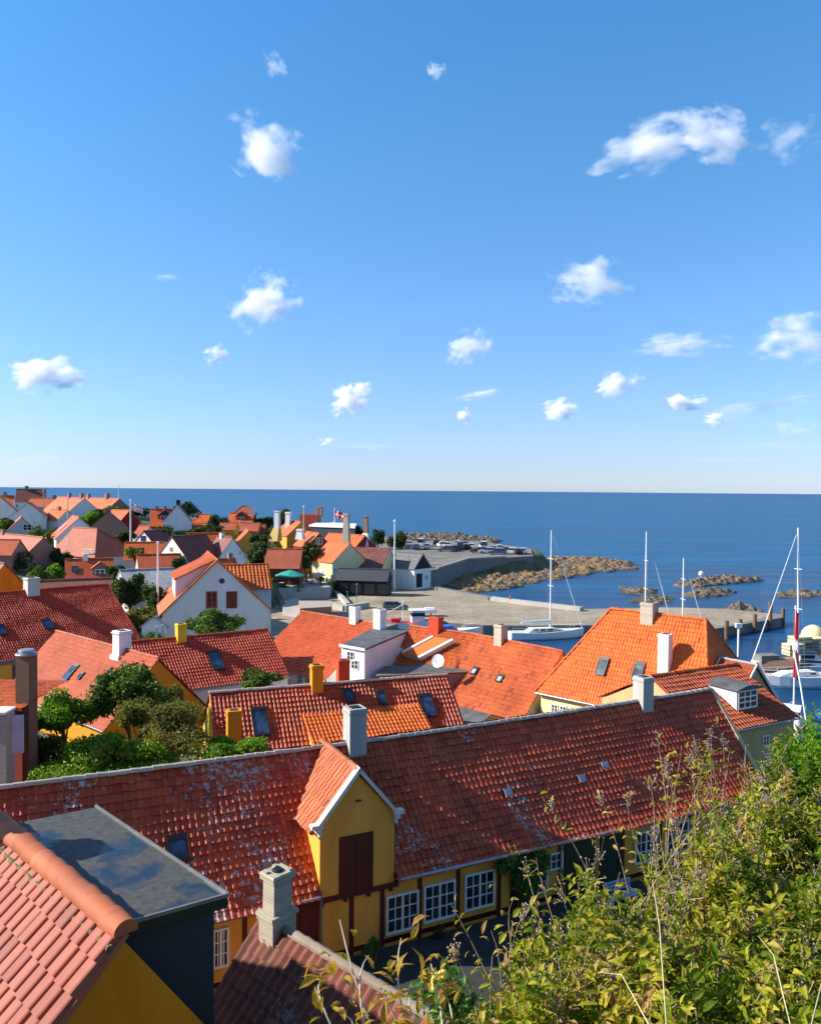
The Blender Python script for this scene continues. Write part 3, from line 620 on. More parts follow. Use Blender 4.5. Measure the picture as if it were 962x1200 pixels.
g = G(); g.ext([e1-nx*.01, e1+h10.U*du-nx*.01, eo+h10.U*du-nx*.01, eo-nx*.01], -nx*.08); tiles(g, eo, h10.U, vx, nx, du, Sx, .24, .34, 5, seed=66, amp=1.2); g.build('extension_roof', T_orange, ex)

h4 = house('gabled_house', 'dark red roofed house with a small yellow chimney and one blue skylight', PZ(152, 753, 11.5), PZ(314, 738, 11.5), 4.72, 3.27, 5.2, P_white, T_red, seg=4, ridge=T_orange2, seed=71, back=True); gz(h4)
ch_at(h4, 212, 731, .2, .75, .75, P_yellow, base_drop=.9, cap=.05); skylight(h4.roof, onslope(h4, 253, 776), h4.U, h4.V, h4.N, .95, 1.9)
h3 = house('gabled_house', 'salmon tiled house with white ridge chimney and amber gable above the garden', PZ(66, 740, 12), PZ(186, 772, 12), 4.1, 4.25, 5.5, P_amber, T_soft, seg=4, ridge=T_ridge, seed=81, back=True); gz(h3)
ch_at(h3, 143, 739, .1, .95, 1.0, P_white, base_drop=1.2, cap=.12, base=.9); skylight(h3.roof, onslope(h3, 83, 790), h3.U, h3.V, h3.N, .75, 1.3); skylight(h3.roof, onslope(h3, 95, 794), h3.U, h3.V, h3.N, .35, .45)
h2 = house('gabled_house', 'broad plain dark red roof with grey chimney and two blue skylights, left edge', PZ(-60, 700, 13), PZ(127, 685, 13), 8.0, 5.42, 4.8, B_red, T_red, seg=4, ridge=T_red, seed=91, back=None, gov=.2); gz(h2)
ch_at(h2, 37, 677, .2, 1.25, 1.25, P_grey, base_drop=1., cap=.12, pot=True)
for px, py in ((56, 733), (1, 740)): skylight(h2.roof, onslope(h2, px, py), h2.U, h2.V, h2.N, .85, 1.3)
for px, w_, m_ in ((4, 1.5, P_ochre), (19, .5, Glass)):
    p = onwall(h2, px, 790); g = G(); g.box(p+h2.n*.03, (w_, .06, 1.6), h2.U, h2.n, (0, 0, 1)); g.build('shutter' if m_ is P_ochre else 'window', m_, h2.t)
h5 = house('gabled_house', 'orange roofed white house whose broad slope ends at the tall white house', PZ(354, 717, 12), PZ(440, 731, 12), 6.03, 4.13, 4.2, P_white, T_soft, seg=4, ridge=T_ridge, seed=101, back=True); gz(h5)
ch_at(h5, 416, 711, .2, .8, .7, P_white, base_drop=1.); ch_at(h5, 445, 714, .2, .85, .8, P_white, base_drop=1.4)
for px in (352, 361): win(h5.t, onwall(h5, px, 798), h5.U, .7, 1., 2, 3, True, nrmv=h5.n)
# tall white house with grey roof
c6 = [PZ(399, 755, 11.7), PZ(427, 760, 11.7), PZ(480, 738, 11.7), PZ(440, 734, 11.7)]
t6 = thing('townhouse', 'narrow white house with a grey roof and lilac side wall in the orange row', 'house', (*c6[0][:2], 5)); GZ.append((*c6[0][:2], 5.)); GZ.append((*c6[2][:2], 4.5))
m6 = sum(c6)/4; ins6 = [m6+(p-m6)*.97 for p in c6]
g = G(); g.prism(ins6, 3.5, 11.5); g.build('wall', P_white, t6, recalc=True)
g = G(); g.prism([m6+(p-m6)*1.01 for p in c6], 11.503, 11.66); g.build('roof', Felt, t6, recalc=True)
U6 = nrm(c6[1]-c6[0]); n6 = V3(U6[1], -U6[0], 0); g = G(); g.box((c6[0]+c6[1])/2+n6*.04-V3(0, 0, .1), (np.linalg.norm(c6[1]-c6[0])+.2, .1, .2), U6, n6, (0, 0, 1)); g.build('fascia', W_white, t6)
for px, py in ((411, 769), (416, 779)):
    p = hit(px, py, ins6[0], n6); win(t6, p, U6, .75, .75, 2, 2, True, nrmv=n6, mat=W_white)
h7 = house('gabled_house', 'bright orange roof with a red chimney and a low dormer edged in white boards', PZ(481, 734, 12), PZ(557, 744, 12), 5.6, 4.4, 4.5, P_cream, T_orange2, seg=4, ridge=T_orange2, seed=111, back=True); gz(h7)
ch_at(h7, 511, 723, .1, 1.0, .8, P_red, base_drop=1., cap=.03)
a, b, c_, d_ = [onslope(h7, *q) for q in ((474, 770), (510, 751), (533, 755), (493, 776))]
g = G(); lift = V3(0, 0, .35); g.ext([a, b, c_, d_], h7.N*.42); dd = g.build('dormer', P_cream, h7.t, recalc=True)
g = G(); g.ext([a+h7.N*.43, b+h7.N*.43, c_+h7.N*.43, d_+h7.N*.43], h7.N*.08); g.build('dormer_roof', T_orange, dd, recalc=True)
g = G()
for s_, e_ in ((a, b), (d_, c_)): g.box((s_+e_)/2+h7.N*.45, (np.linalg.norm(e_-s_), .22, .3), nrm(e_-s_), np.cross(h7.N, nrm(e_-s_)), h7.N)
g.build('bargeboard', W_white, dd)
p1, p2 = onslope(h7, 456, 776), onslope(h7, 469, 760); g = G(); g.box((p1+p2)/2+h7.N*.1, (np.linalg.norm(p2-p1), .7, .12), nrm(p2-p1), np.cross(h7.N, nrm(p2-p1)), h7.N); g.build('parapet', W_white, h7.t)
# flat grey roof with satellite dish
c8 = [PZ(441, 791, 9.7), PZ(552, 786, 9.7), PZ(541, 775, 9.7), PZ(450, 781, 9.7)]
t8 = thing('flat_roofed_annex', 'brick annex with a flat grey felt roof below the orange row', 'annex', (*c8[0][:2], 5)); GZ.append((*c8[0][:2], 5.2)); m8 = sum(c8)/4
g = G(); g.prism([m8+(p-m8)*.97 for p in c8], 4, 9.5); g.build('wall', B_red, t8, recalc=True); g = G(); g.prism(c8, 9.503, 9.7); g.build('roof', Felt, t8, recalc=True)
g = G(); dd_ = nrm(c8[1]-c8[0]); g.box((c8[0]+c8[1])/2+V3(0, 0, -.05), (np.linalg.norm(c8[1]-c8[0]), .06, .1), dd_); g.build('edge_trim', P_cream, t8)
p = PZ(514, 788, 9.7); t = thing('satellite_dish', 'white satellite dish on the flat grey roof', 'satellite dish', p)
g = G(); g.tube([p, p+V3(0, 0, 1.1)], .04, 6); g.tube([p+V3(.25, .1, 0), p+V3(0, 0, .7)], .025, 5); g.build('mast', Mt_grey, t)
g = G(); dirn = nrm((-.35, -.85, .35)); a_ = nrm(np.cross(dirn, (0, 0, 1))); b_ = np.cross(a_, dirn); cc = p+V3(0, 0, .85)+dirn*.15; vs = [cc]; fs = []
for ring in (1, 2, 3):
    for k in range(16): r_ = .17*ring; vs.append(cc+dirn*(r_*r_*.35)+a_*r_*math.cos(k*math.pi/8)+b_*r_*math.sin(k*math.pi/8)*1.08)
fs += [[0, 1+k, 1+(k+1) % 16] for k in range(16)]
for ring in (0, 1): fs += [[1+ring*16+k, 17+ring*16+k, 17+ring*16+(k+1) % 16, 1+ring*16+(k+1) % 16] for k in range(16)]
g.add(vs, fs); g.add([v_-dirn*.03 for v_ in vs], [f_[::-1] for f_ in fs]); g.build('dish', Mt_white, t)
g = G(); g.tube([cc-b_*.6, cc+dirn*.55], .02, 5); g.build('feed_arm', Mt_grey, t)
h9 = house('gabled_house', 'long worn orange roof with a cream chimney and two tiny roof hatches', PZ(558, 744.5, 12.02), PZ(660, 764, 12.02), 5.3, 5.02, 4.2, P_cream, T_orange2, wb=1.2, seg=4, ridge=T_orange2, seed=121, back=True, verge=None); gz(h9)
ch_at(h9, 587, 732, .1, .8, .8, B_chim, base_drop=1., cap=.06)
for px, py in ((556, 788), (586, 797)): skylight(h9.roof, onslope(h9, px, py), h9.U, h9.V, h9.N, .5, .5, gl=Mt_grey)
h11 = house('hipped_house', 'large hipped house with fresh bright orange pantiles and two chimneys by the harbour', PZ(716, 714, 15.55), PZ(827, 727, 15.55), 3.84, 6.0, 5.0, P_cream, T_orange, seg=4, ridge=T_orange, seed=131, back=True, hipA=1, hipB=.5, wb=6.2, dropb=6.0, over=.3, tw=.235, th=.33); gz(h11)
ch_at(h11, 761, 706, .1, .92, .9, B_chim, base_drop=1.5, cap=.04)
p = onslope(h11, 779, 786); zt = hit(779, 743, p, (0, 1, 0))[2]; chimney(h11.roof, p[0], p[1], p[2]-.8, zt, .74, .66, math.atan2(h11.U[1], h11.U[0]), P_white, cap=.02)
for px, py in ((706, 783), (748, 789)): skylight(h11.roof, onslope(h11, px, py), h11.U, h11.V, h11.N, .66, 1.12, gl=M_glass('skylight_glass_grey%d' % px, (.08, .11, .13), .15))
for px, py in ((650, 832), (660, 834)): win(h11.t, onwall(h11, px, py), h11.U, .55, .8, 2, 3, True, nrmv=h11.n)
h12 = house('gabled_house', 'harbour house wing with shaded orange tiles and a white three-light dormer', PZ(762, 793.5, 13.1), PZ(863, 779, 13.1), 4.48, 2.26, 6.0, P_khaki, T_orange_shaded, seg=4, ridge=T_orange, seed=141, back=True, verge=None); gz(h12)
pa = onslope(h12, 863, 834); pb = onslope(h12, 887, 829); ua, ub = (pa-h12.A)@h12.U, (pb-h12.A)@h12.U; zb_ = pa[2]; zt_ = hit(863, 809, pa, h12.n)[2]
def WD(u, z, o): q = pa+h12.U*(u-ua)+h12.n*o; return V3(q[0], q[1], z)
g = G(); bk = 2.0; g.ext([WD(ua, zb_-.1, 0), WD(ub, zb_-.1, 0), WD(ub, zt_, 0), WD(ua, zt_, 0)], -h12.n*bk); dd = g.build('dormer', P_lgrey, h12.t, recalc=True)
g = G(); n_ = 8; us = np.linspace(ua-.22, ub+.22, n_); arc = [WD(u_, zt_+.02+.22*math.sin(math.pi*i/(n_-1)), .25) for i, u_ in enumerate(us)]; g.ext(arc+[WD(ub+.22, zt_-.02, .25), WD(ua-.22, zt_-.02, .25)], -h12.n*(bk+.3)); g.build('dormer_roof', Felt, dd, recalc=True)
win(dd, WD((ua+ub)/2, (zb_+zt_)/2, .0), h12.U, ub-ua-.16, zt_-zb_-.14, 3, 3, False, nrmv=h12.n, fr=.1, bar=.08)
for px, py in ((897, 868), (898, 893)): win(h12.t, onwall(h12, px, py), h12.U, .55, .62, 2, 2, True, nrmv=h12.n)
h12b = house('gabled_house', 'khaki gabled house with grey bargeboards just behind the white dormer', PZ(845, 772, 13.2), PZ(887, 780, 13.2), 3.3, 3.4, 5.5, P_khaki, T_orange_shaded, seg=4, ridge=Mt_grey, seed=151, back=True, verge=P_lgrey); gz(h12b)

# white gabled house with red windows
B1 = PY(255, 657, 90); A1 = B1+V3(-.32, .947, 0)*13
h1 = house('gabled_house', 'large white gabled house with two red windows and a round vent', A1, B1, 6.1, 5.9, 4.0, P_lgrey, F_OR, seg=4, ridge=T_orange, seed=161, back=True, tw=.3, th=.4, verge=T_orange); gz(h1)
for px, m_ in ((248, None), (271.5, 1)):
    p = ongable(h1, px, 703, 'B')
    f_ = win(h1.t, p, V3(-h1.U[1], h1.U[0], 0), 1.2, 1.9, 2, 3, True, nrmv=h1.U, mat=M_plain('red_window_paint%d' % px, (.33, .03, .02), .6), fr=.16, bar=.06)
    if m_:
        g = G(); g.box(p+h1.U*.12, (.95, .06, 1.7), V3(-h1.U[1], h1.U[0], 0), h1.U, (0, 0, 1)); g.build('shutter', W_hatch, f_)
p = ongable(h1, 260, 681, 'B'); g = G(); g.tube([p-h1.U*.02, p+h1.U*.06], .3, 12); g.build('vent', Mt_dark, h1.t)
a, b, c_, d_ = [onslope(h1, *q) for q in ((203, 690), (204, 668), (243, 664), (236, 676))]
Ls = h1.L*.62; s0 = h1.A+h1.U*(h1.L*.30)+V3(0, 0, .12); s1 = s0+h1.U*Ls; out = h1.n*4.6-V3(0, 0, 2.2)
nx = nrm(h1.n*2.2+V3(0, 0, 4.6)); g = G(); g.ext([s0-V3(0, 0, .1), s0+out*.96-V3(0, 0, .1), s0+out*.96-V3(0, 0, 3.)], h1.U*Ls*.97); dd = g.build('dormer', P_pinkw, h1.t, recalc=True)
g = G(); tiles(g, s0+out, h1.U, -nrm(out), nx, Ls, np.linalg.norm(out), .3, .4, 4, seed=3); g.ext([s0-nx*.01, s1-nx*.01, s1+out-nx*.01, s0+out-nx*.01], -nx*.1); g.build('dormer_roof', T_orange2, dd)
h1r = house('gabled_house', 'orange roofed side wing tucked behind the large white gable', PZ(238, 663, 14.2), PZ(315, 661.5, 14.2), 3.4, 2.75, 4.0, P_lgrey, T_orange, seg=4, ridge=T_orange, seed=171, tw=.45, th=.5, amp=1.6); gz(h1r)
h1l = house('conservatory', 'small white glazed porch beside the white gabled house', PY(180, 724, 88), PY(198, 712, 94), 1.6, 1.2, 4.4, W_white, Fibre, seg=None, seed=4, ridge_on=False, cat='porch')
for px, py in ((183, 741), (190, 739)): win(h1l.t, onwall(h1l, px, py), h1l.U, .6, 1.2, 2, 3, False, nrmv=h1l.n)
# buildings at the left edge
t15 = thing('brick_chimney_stack', 'tall brown brick chimney with a steel cap rising from a dark red shed', 'chimney', (*PY(31, 900, 38)[:2], 6.8)); p = PY(31, 768, 38)
g = G(); g.frustum((p[0], p[1], 6), (p[0], p[1], p[2]), (.68, .66), (.68, .66), (1, -.15, 0)); g.build('shaft', M_brick('brick_brown', (.17, .085, .045), (.13, .06, .035), (.14, .09, .06)), t15)
g = G(); g.lathe((p[0], p[1], p[2]+.002), [(.46, 0), (.5, .06), (.48, .1), (.3, .11), (.3, .2), (.36, .21), (.34, .27), (.1, .3)], 18); g.build('cap', Mt_grey, t15)
GZ.append((*p[:2], 6.8)); GZ.append((p[0]-6, p[1], 6.8)); GZ.append((p[0]+6, p[1]+3, 6.5))
c15 = [PY(-60, 835, 39), PY(26, 838, 37.5), PY(44, 838, 40), PY(-60, 838, 46)]
t16 = thing('shed', 'dark red shed with a strip of orange tiles at the left edge', 'shed', (*c15[1][:2], 6.8)); zt = PY(20, 836, 37.5)[2]
g = G(); g.prism([V3(p_[0], p_[1], 0) for p_ in c15], 5.5, zt-.02); g.build('wall', P_redwall, t16, recalc=True)
r0, r1, r2, r3 = PY(-60, 828, 38.6), PY(25, 831, 37.2), PY(24, 806, 40), PY(-60, 800, 42)
nv = nrm(np.cross(r1-r0, r3-r0)); nv = nv if nv[2] > 0 else -nv; uu_ = nrm(r1-r0); vv_ = nrm(np.cross(nv, uu_)); g = G(); g.ext([r0, r1, r2, r3], -nv*.1); tiles(g, r0, uu_, vv_, nv, np.linalg.norm(r1-r0), np.linalg.norm(r2-r1), .3, .36, 5, seed=9); g.build('roof', T_orange2, t16)
t17 = thing('rendered_wall', 'grey block wall with a pale blue board beside the dark red shed', 'wall', (*PY(-10, 900, 35.6)[:2], 6.8))
g = G(); q0, q1 = PY(-60, 838, 35.8), PY(7, 838, 35.6); g.prism([q0[:2], q1[:2], (q1[0], q1[1]+.8), (q0[0], q0[1]+.8)], 5.5, q1[2]); g.build('wall', M_brick('grey_block', (.30, .27, .24), (.24, .21, .19), (.35, .33, .3)), t17, recalc=True)
g = G(); g.box((q1[0]-1.2, q1[1]+.4, q1[2]+.08), (2.4, 1.0, .1)); g.build('coping', P_white, t17)
g = G(); q2 = PY(9, 838, 35.9); g.box((q2[0]+.3, q2[1]+.3, q2[2]-.95), (.5, .06, 1.7), (1, .3, 0)); g.build('board', M_plain('pale_blue_board', (.35, .42, .6), .6), t17)
# grey roofed building behind the broad dark red roof
hgb = house('long_low_house', 'low house with a long grey-brown roof behind the broad dark red roof', PZ(20, 682, 11.8), PZ(132, 677.5, 11.8), 4, 2.2, 5, P_grey, F_BR, seg=None, seed=5); gz(hgb)
hlc = house('gabled_house', 'ochre gabled house with dark red roof cut by the left edge', PY(-22, 655, 105), PY(6, 662, 100), 4.5, 5, 4.8, P_ochre_d, F_DK, seg=None, seed=6); gz(hlc)
hbl = house('lean_to', 'low beige walled lean-to between the dark skylight roof and the longhouse', PZ(535, 828, 8.6), PZ(575, 838, 8.6), 1.5, .5, 6., P_khaki, Felt, seg=None, seed=8, ridge_on=False, cat='annex')

# ================================================================== TOWN BEYOND
TOWN = 'red-roofed houses of the town on the far slope'
def fwin(h, spots, side='f', w_=.9, hh=1.2):
    for px, py in spots:
        if side == 'f': p = onwall(h, px, py); win(h.t, p, h.U, w_, hh, 2, 2, True, nrmv=h.n, fr=.12, bar=.06)
        else: p = ongable(h, px, py, side); s_ = h.U if side == 'B' else -h.U; win(h.t, p, V3(-h.U[1], h.U[0], 0), w_, hh, 2, 2, True, nrmv=s_, fr=.12, bar=.06)
def far(label, a, b, w, drop, wallh, wall, roof, U=None, L=None, end='B', seg=None, chim=(), name='gabled_house', **kw):
    """a/b = (px,py,Y). With U given, only one ridge end (a) is measured and the other lies L away."""
    if U is None: A = PY(*a); B = PY(*b); z = (A[2]+B[2])/2
    else:
        u_ = nrm((U[0], U[1], 0))
        if end == 'B': B = PY(*a); A = B-u_*L
        else: A = PY(*a); B = A+u_*L
        z = (B if end == 'B' else A)[2]
    A[2] = B[2] = z; zg = z-drop-wallh
    h = house(name, label, A, B, w, drop, zg, wall, roof, seg=seg, group=TOWN, gutter=False, over=.3, **kw); gz(h)
    for c in chim:
        n2 = h.n; fr = c[0]; p = h.A+h.U*h.L*fr; hh = c[1]; chimney(h.roof, p[0], p[1], h.z-.6, h.z+hh, c[2], c[2], math.atan2(h.U[1], h.U[0]), c[3], cap=.06)
    return h
def dorm(h, px, py, w_=2., hh=1.6, wall=P_white, roof=None, dep=2.6, pitch=.8):
    p = onslope(h, px, py); z0 = p[2]; n = h.n; U = h.U
    def q(u, z, o): v = p+U*u+n*o; return V3(v[0], v[1], z)
    g = G(); g.ext([q(-w_/2, z0-hh/2-.3, .3), q(w_/2, z0-hh/2-.3, .3), q(w_/2, z0+hh/2, .3), q(0, z0+hh/2+w_/2*pitch-.05, .3), q(-w_/2, z0+hh/2, .3)], -n*dep); d_ = g.build('dormer', wall, h.roof, recalc=True)
    g = G()
    for s in (-1, 1):
        a, b = q(0, z0+hh/2+w_/2*pitch+.05, .5), q(s*(w_/2+.25), z0+hh/2-.2*pitch+.05, .5); nn = np.cross(b-a, n); g.ext([a, b, b-n*(dep+.3), a-n*(dep+.3)], V3(0, 0, -.12))
    g.build('dormer_roof', roof or F_OR, d_, recalc=True); win(d_, q(0, z0+.0, .3), U, w_*.7, hh*.7, 2, 2, True, nrmv=n, fr=.14, bar=.07)
wsm = (P_white, 1.1)
h = far('dark red roofed villa with white gable, topmost on the horizon at far left', (19, 573, 330), (54, 574, 334), 6, 5, 3.5, P_white, F_DK, chim=((.35, 1.4, 1.3, B_red),)); fwin(h, [(30, 593), (38, 593)])
far('orange roof with a dark chimney rising left of the dark red villa', (-10, 580.5, 290), (17, 581, 292), 5, 4.5, 3.5, P_white, F_OR, chim=((.6, 1.3, 1.1, B_red),))
h = far('pale blue-white gabled house cut by the left edge of the photo', (1, 583, 240), None, 5.4, 5.2, 4, P_white, F_OR, U=(.4, -.92), L=12); fwin(h, [(6, 598)], 'B', 1.6, 1.8)
h = far('small white gabled house with bright orange left roof slope and two black windows', (33, 589.5, 225), None, 4.8, 3.8, 3.4, P_white, F_OR, U=(.35, -.94), L=11); fwin(h, [(33, 602), (40, 602)], 'B', 1.2, 1.2)
h = far('orange roof with rows of white windows below the dark red villa', (36, 583.5, 285), (67, 584.5, 285), 4.5, 3, 5, P_white, F_RU, chim=((.9, 1.2, 1, B_red),)); fwin(h, [(42, 596), (48, 596), (55, 597), (61, 598)], 'f', 2.2, 1.6)
far('broad orange roof with a pale eave band beside the round green tree', (68, 583.5, 272), (99, 582.5, 256), 6.5, 5.6, 3, P_white, F_OR, chim=((.45, 1.5, .9, B_red), (.9, 1.5, .9, B_red)))
far('long orange roof with two chimneys on the skyline behind the round green tree', (100, 583.5, 292), (140, 584, 278), 4.5, 3.6, 3, B_red, F_OR, chim=((.1, 1.4, 1, B_red), (.65, 1.6, 1.3, B_red)))
h = far('small house with a steep orange left slope beside white balconies', (25, 606, 205), None, 4.2, 4.2, 3, P_grey, F_OR, U=(.45, -.9), L=9); fwin(h, [(32, 618)], 'B', 2., 1.6)
far('wide brown-red roof above the dark bushes at the left edge', (-14, 624, 174), (51, 629.5, 158), 5, 4.6, 3, B_red, F_SA, chim=((.3, .8, .8, B_red),))
far('low rust roof peeping out left of the wide brown-red one', (-12, 632, 150), (24, 633, 150), 3.5, 2.6, 3, B_red, F_RU)
h = far('white house with rust roof and a pale blue gable beside the brown half-hipped roof', (93, 606, 180), None, 5, 4.8, 5, P_white, F_RU, U=(.5, -.87), L=11); fwin(h, [(79, 634)], 'f', .9, 1.3); skylight(h.roof, onslope(h, 74, 618), h.U, h.V, h.N, .8, 2.2, fm=W_white, gl=W_white)
h = far('big brown-salmon hipped roof over a white wall with three dark windows', (86, 619, 176), (114, 619, 172), 6, 5.4, 4, P_lgrey, F_SA, hipB=1.15); fwin(h, [(99, 646), (103.5, 646), (108, 646)], 'f', .8, .9)
far('dark red brick house with whitish attic window behind the brown hipped roof', (126, 600, 205), None, 4.8, 4.4, 4, B_red, F_DK, U=(.3, -.95), L=10, chim=((.8, 1, .9, B_red),))
far('orange roof half hidden by the pale flag', (131, 597.5, 225), (152, 598, 222), 4, 3.4, 3, P_redwall, F_OR)
h = far('small white gable with a blue window and a dark roof behind', (168, 622.5, 180), None, 2.6, 2.4, 2.5, P_white, F_DK, U=(.42, .9), L=7, end='A'); p = hit(168, 631, h.A-h.U*0+h.U*.12, h.U); win(h.t, p, V3(-h.U[1], h.U[0], 0), 1.5, 1.2, 2, 1, True, nrmv=-h.U, mat=Bl_blue)
far('orange roof between the brown hipped house and the white gable', (146, 636.5, 160), (192, 634.5, 162), 4, 3.2, 3, P_grey, F_OR)
h = far('white gabled house with a steep dark red right slope and orange verge', (201, 629, 150), None, 4.8, 4.8, 3.5, P_white, F_DK, U=(.5, .86), L=9, end='A')
for q in ((201, 644), (210, 651)): p = hit(*q, h.A+h.U*.12, h.U); win(h.t, p, V3(-h.U[1], h.U[0], 0), .8, .9, 2, 2, True, nrmv=-h.U)
h = far('broad orange roof with three dark-cheeked dormers left of the street', (220, 625, 162), (270, 624.5, 165), 5.4, 4.6, 3.6, P_lgrey, F_OR)
for px in (233, 248, 265): dorm(h, px, 643, 1.8, 1.6, P_tar)
h = far('tall white end house with a dark roof edge facing the street', (273, 630, 156), None, 3.2, 3.6, 5, P_white, F_DK, U=(.75, -.66), L=5, chim=((.3, .7, .7, P_white),)); fwin(h, [(281, 648), (287, 652)], 'B', .7, 1.1)
h = far('orange roof with one wide shadowed dormer and a row of ridge chimneys', (176, 596.5, 218), (208, 597, 220), 5.2, 4.4, 3.2, P_redwall, F_OR, chim=((.25, .8, .8, B_red), (.55, .8, .7, B_red), (.9, .8, .9, B_red))); dorm(h, 193, 607, 3.4, 1.7, P_tar)
h = far('white steep gable with a black verge and chimney next to the dark round tree', (208, 591, 212), None, 3.8, 4.6, 4.4, P_white, F_DK, U=(.25, -.97), L=9, chim=((.96, 1, 1, P_black),)); fwin(h, [(211, 605)], 'B')
far('low orange roof behind the white steep gable', (229, 602.5, 245), (247, 603, 245), 3.8, 2.4, 3, P_redwall, F_OR)
h = far('low pale orange cottage with a cream wall in front of the dark trees', (222, 613, 222), (243, 613, 222), 3.4, 2.2, 2.6, P_cream, F_OR)
h = far('pinkish orange house crowned by a small square tower roof', (269, 601, 250), (298, 601.5, 250), 4.4, 4.4, 3.2, P_redwall, F_OR, chim=((.95, 1.6, 1.2, P_white),)); dorm(h, 283, 608, 3.2, 1.8, P_redwall, F_SA)
far('small square tower roof on top of the pinkish orange house', (284, 593, 253), (290, 593, 253), 2.6, 2.6, 3.5, P_redwall, F_SA, name='roof_tower', hipA=1, hipB=1, cat='tower')
far('wide flat salmon roof below the tower house', (282, 612.5, 232), (305, 613, 232), 3.6, 2.2, 3, B_red, F_SA)
h = far('low brown-pink roof on a yellow walled cottage left of the tower house', (258, 612.5, 222), (278, 613, 222), 3.2, 1.8, 2.4, P_yellow, F_SA)
far('rust roof and yellow wall seen end-on down the street', (292, 621.5, 205), None, 3, 3.2, 3, P_ochre, F_RU, U=(.3, -.95), L=8)
far('dark red brick house behind the street corner', (296, 614, 235), (312, 615, 235), 3.8, 3, 4, P_redwall, F_DK)
far('dull red roof on a dark red wall above the green parasol', (313, 643.5, 176), (354.5, 643.5, 176), 4.6, 3.8, 2.8, P_redwall, F_SA)
# low row in front: grey roof with red roofs behind
far('long pale grey fibre-cement roof beside the dark trees', (140, 668.5, 118), (204, 666, 122), 6.2, 3.4, 3, P_grey, Fibre)
far('dark red roof over the pale grey fibre-cement roof', (160, 650.5, 145), (212, 649, 148), 4.6, 3., 3, P_grey, F_RU)
h = far('rust orange roof with one white windowed gable dormer', (76, 655.5, 141), (133, 655, 144), 4.2, 3.4, 3., B_red, F_RU, chim=((.42, .9, .8, P_white),)); dorm(h, 117, 671, 2.4, 1.7, B_red, F_OR); skylight(h.roof, onslope(h, 88, 668), h.U, h.V, h.N, 1., 1.2); skylight(h.roof, onslope(h, 139, 669), h.U, h.V, h.N, 1., 1.2)
far('small orange roof tucked behind the rust roof of the white house', (60, 597, 235), (79, 597.5, 232), 3.6, 3, 3, P_white, F_OR, chim=((.5, .9, .8, B_red),))
far('dark red roof in the shadowed row below the dormered orange roof', (232, 656, 128), (276, 655, 131), 3.6, 2.8, 3, P_grey, F_RU, chim=((.2, .8, .7, P_white), (.85, .9, .7, B_red)))
far('little rust roof between the steep white gable and the dark hedge', (163, 616, 206), (176, 616.5, 205), 3, 2.4, 2.6, P_white, F_RU)
# smokehouses
def stack(t, px, py0, py1, Y, w0, w1, mat, base=None, name='smoke_chimney'):
    p0, p1 = PY(px, py0, Y), PY(px, py1, Y); g = G(); bm_ = base or mat
    if base is not None:
        zm = p0[2]+(p1[2]-p0[2])*.45; g.frustum((p0[0]-w0*.25, p0[1], p0[2]), (p1[0], p1[1], zm), (w0, w0*.9), (w1*1.15, w1*1.15), (1, -.3, 0)); c = g.build('smoke_hood', base, t, recalc=True)
        g = G(); g.frustum((p1[0], p1[1], zm+.002), (p1[0], p1[1], p1[2]), (w1, w1), (w1*.85, w1*.85), (1, -.3, 0)); g.frustum((p1[0], p1[1], p1[2]+.002), (p1[0], p1[1], p1[2]+.3), (w1*1.05, w1*1.05), (w1*1.05, w1*1.05), (1, -.3, 0))
        g.build(name, mat, t)
    else:
        g.frustum((p0[0], p0[1], p0[2]), (p1[0], p1[1], p1[2]-.5), (w0, w0), (w1, w1), (1, -.3, 0)); g.frustum((p1[0], p1[1], p1[2]-.498), (p1[0], p1[1], p1[2]), (w1*1.2, w1*1.2), (w1*1.2, w1*1.2), (1, -.3, 0)); g.build(name, mat, t)
h = far('yellow smokehouse with orange left slope and two white tapered chimneys', (353, 611.5, 228), None, 4.6, 4, 3.6, P_ochre, F_OR, U=(.55, -.84), L=9, name='smokehouse')
stack(h.t, 325, 634, 600, 224, 3.2, 1.4, P_white, M_plaster('plaster_pale_yellow', (.72, .52, .18), .2)); stack(h.t, 338, 622, 600, 232, 1.5, 1.3, P_white)
h = far('smokehouse with a dark red gable and orange left slope beside the dark tree', (374, 625, 196), None, 3.6, 3.4, 3.4, P_redwall, F_OR, U=(.45, -.89), L=9, name='smokehouse'); fwin(h, [(374, 634)], 'B', 1.6, 1.6); stack(h.t, 352, 632, 620, 197, 2., 1.3, P_white)
far('orange roofed smokehouse wing right of the dark red gable', (385, 624.5, 214), (428, 628, 206), 4.4, 3.4, 3., P_redwall, F_OR, name='smokehouse')
h = far('cream timbered smokehouse with a large bright orange roof at the harbour corner', (410, 637, 182), None, 4.8, 4.2, 4.2, P_cream, F_OR, U=(.62, -.78), L=9, name='smokehouse'); fwin(h, [(393, 668), (399, 672)], 'B', .8, 1.); fwin(h, [(371, 668), (378, 671)], 'f', .8, 1.)
far('mottled dark red roof behind the black harbour shed', (404, 642, 190), (457, 642, 186), 5.2, 4.6, 3, P_cream, M_tile('far_tile_mottled', [(.20, .06, .05), (.26, .085, .06), (.15, .05, .045), (.3, .13, .1)], lich=.35, lcol=(.3, .2, .18), wave=True), name='smokehouse', seg=3, tw=.5, th=.6, amp=1.6)
t = thing('flat_roofed_smokery', 'low building with a bright white flat roof between the brick stacks', 'smokehouse', PY(390, 634, 225)); c = [PY(362, 617, 222), PY(416, 623, 214), PY(418, 614, 232), PY(375, 611, 245)]; z_ = PY(390, 617, 224)[2]; GZ.append((*c[0][:2], 5.5)); GZ.append((*c[2][:2], 4.5))
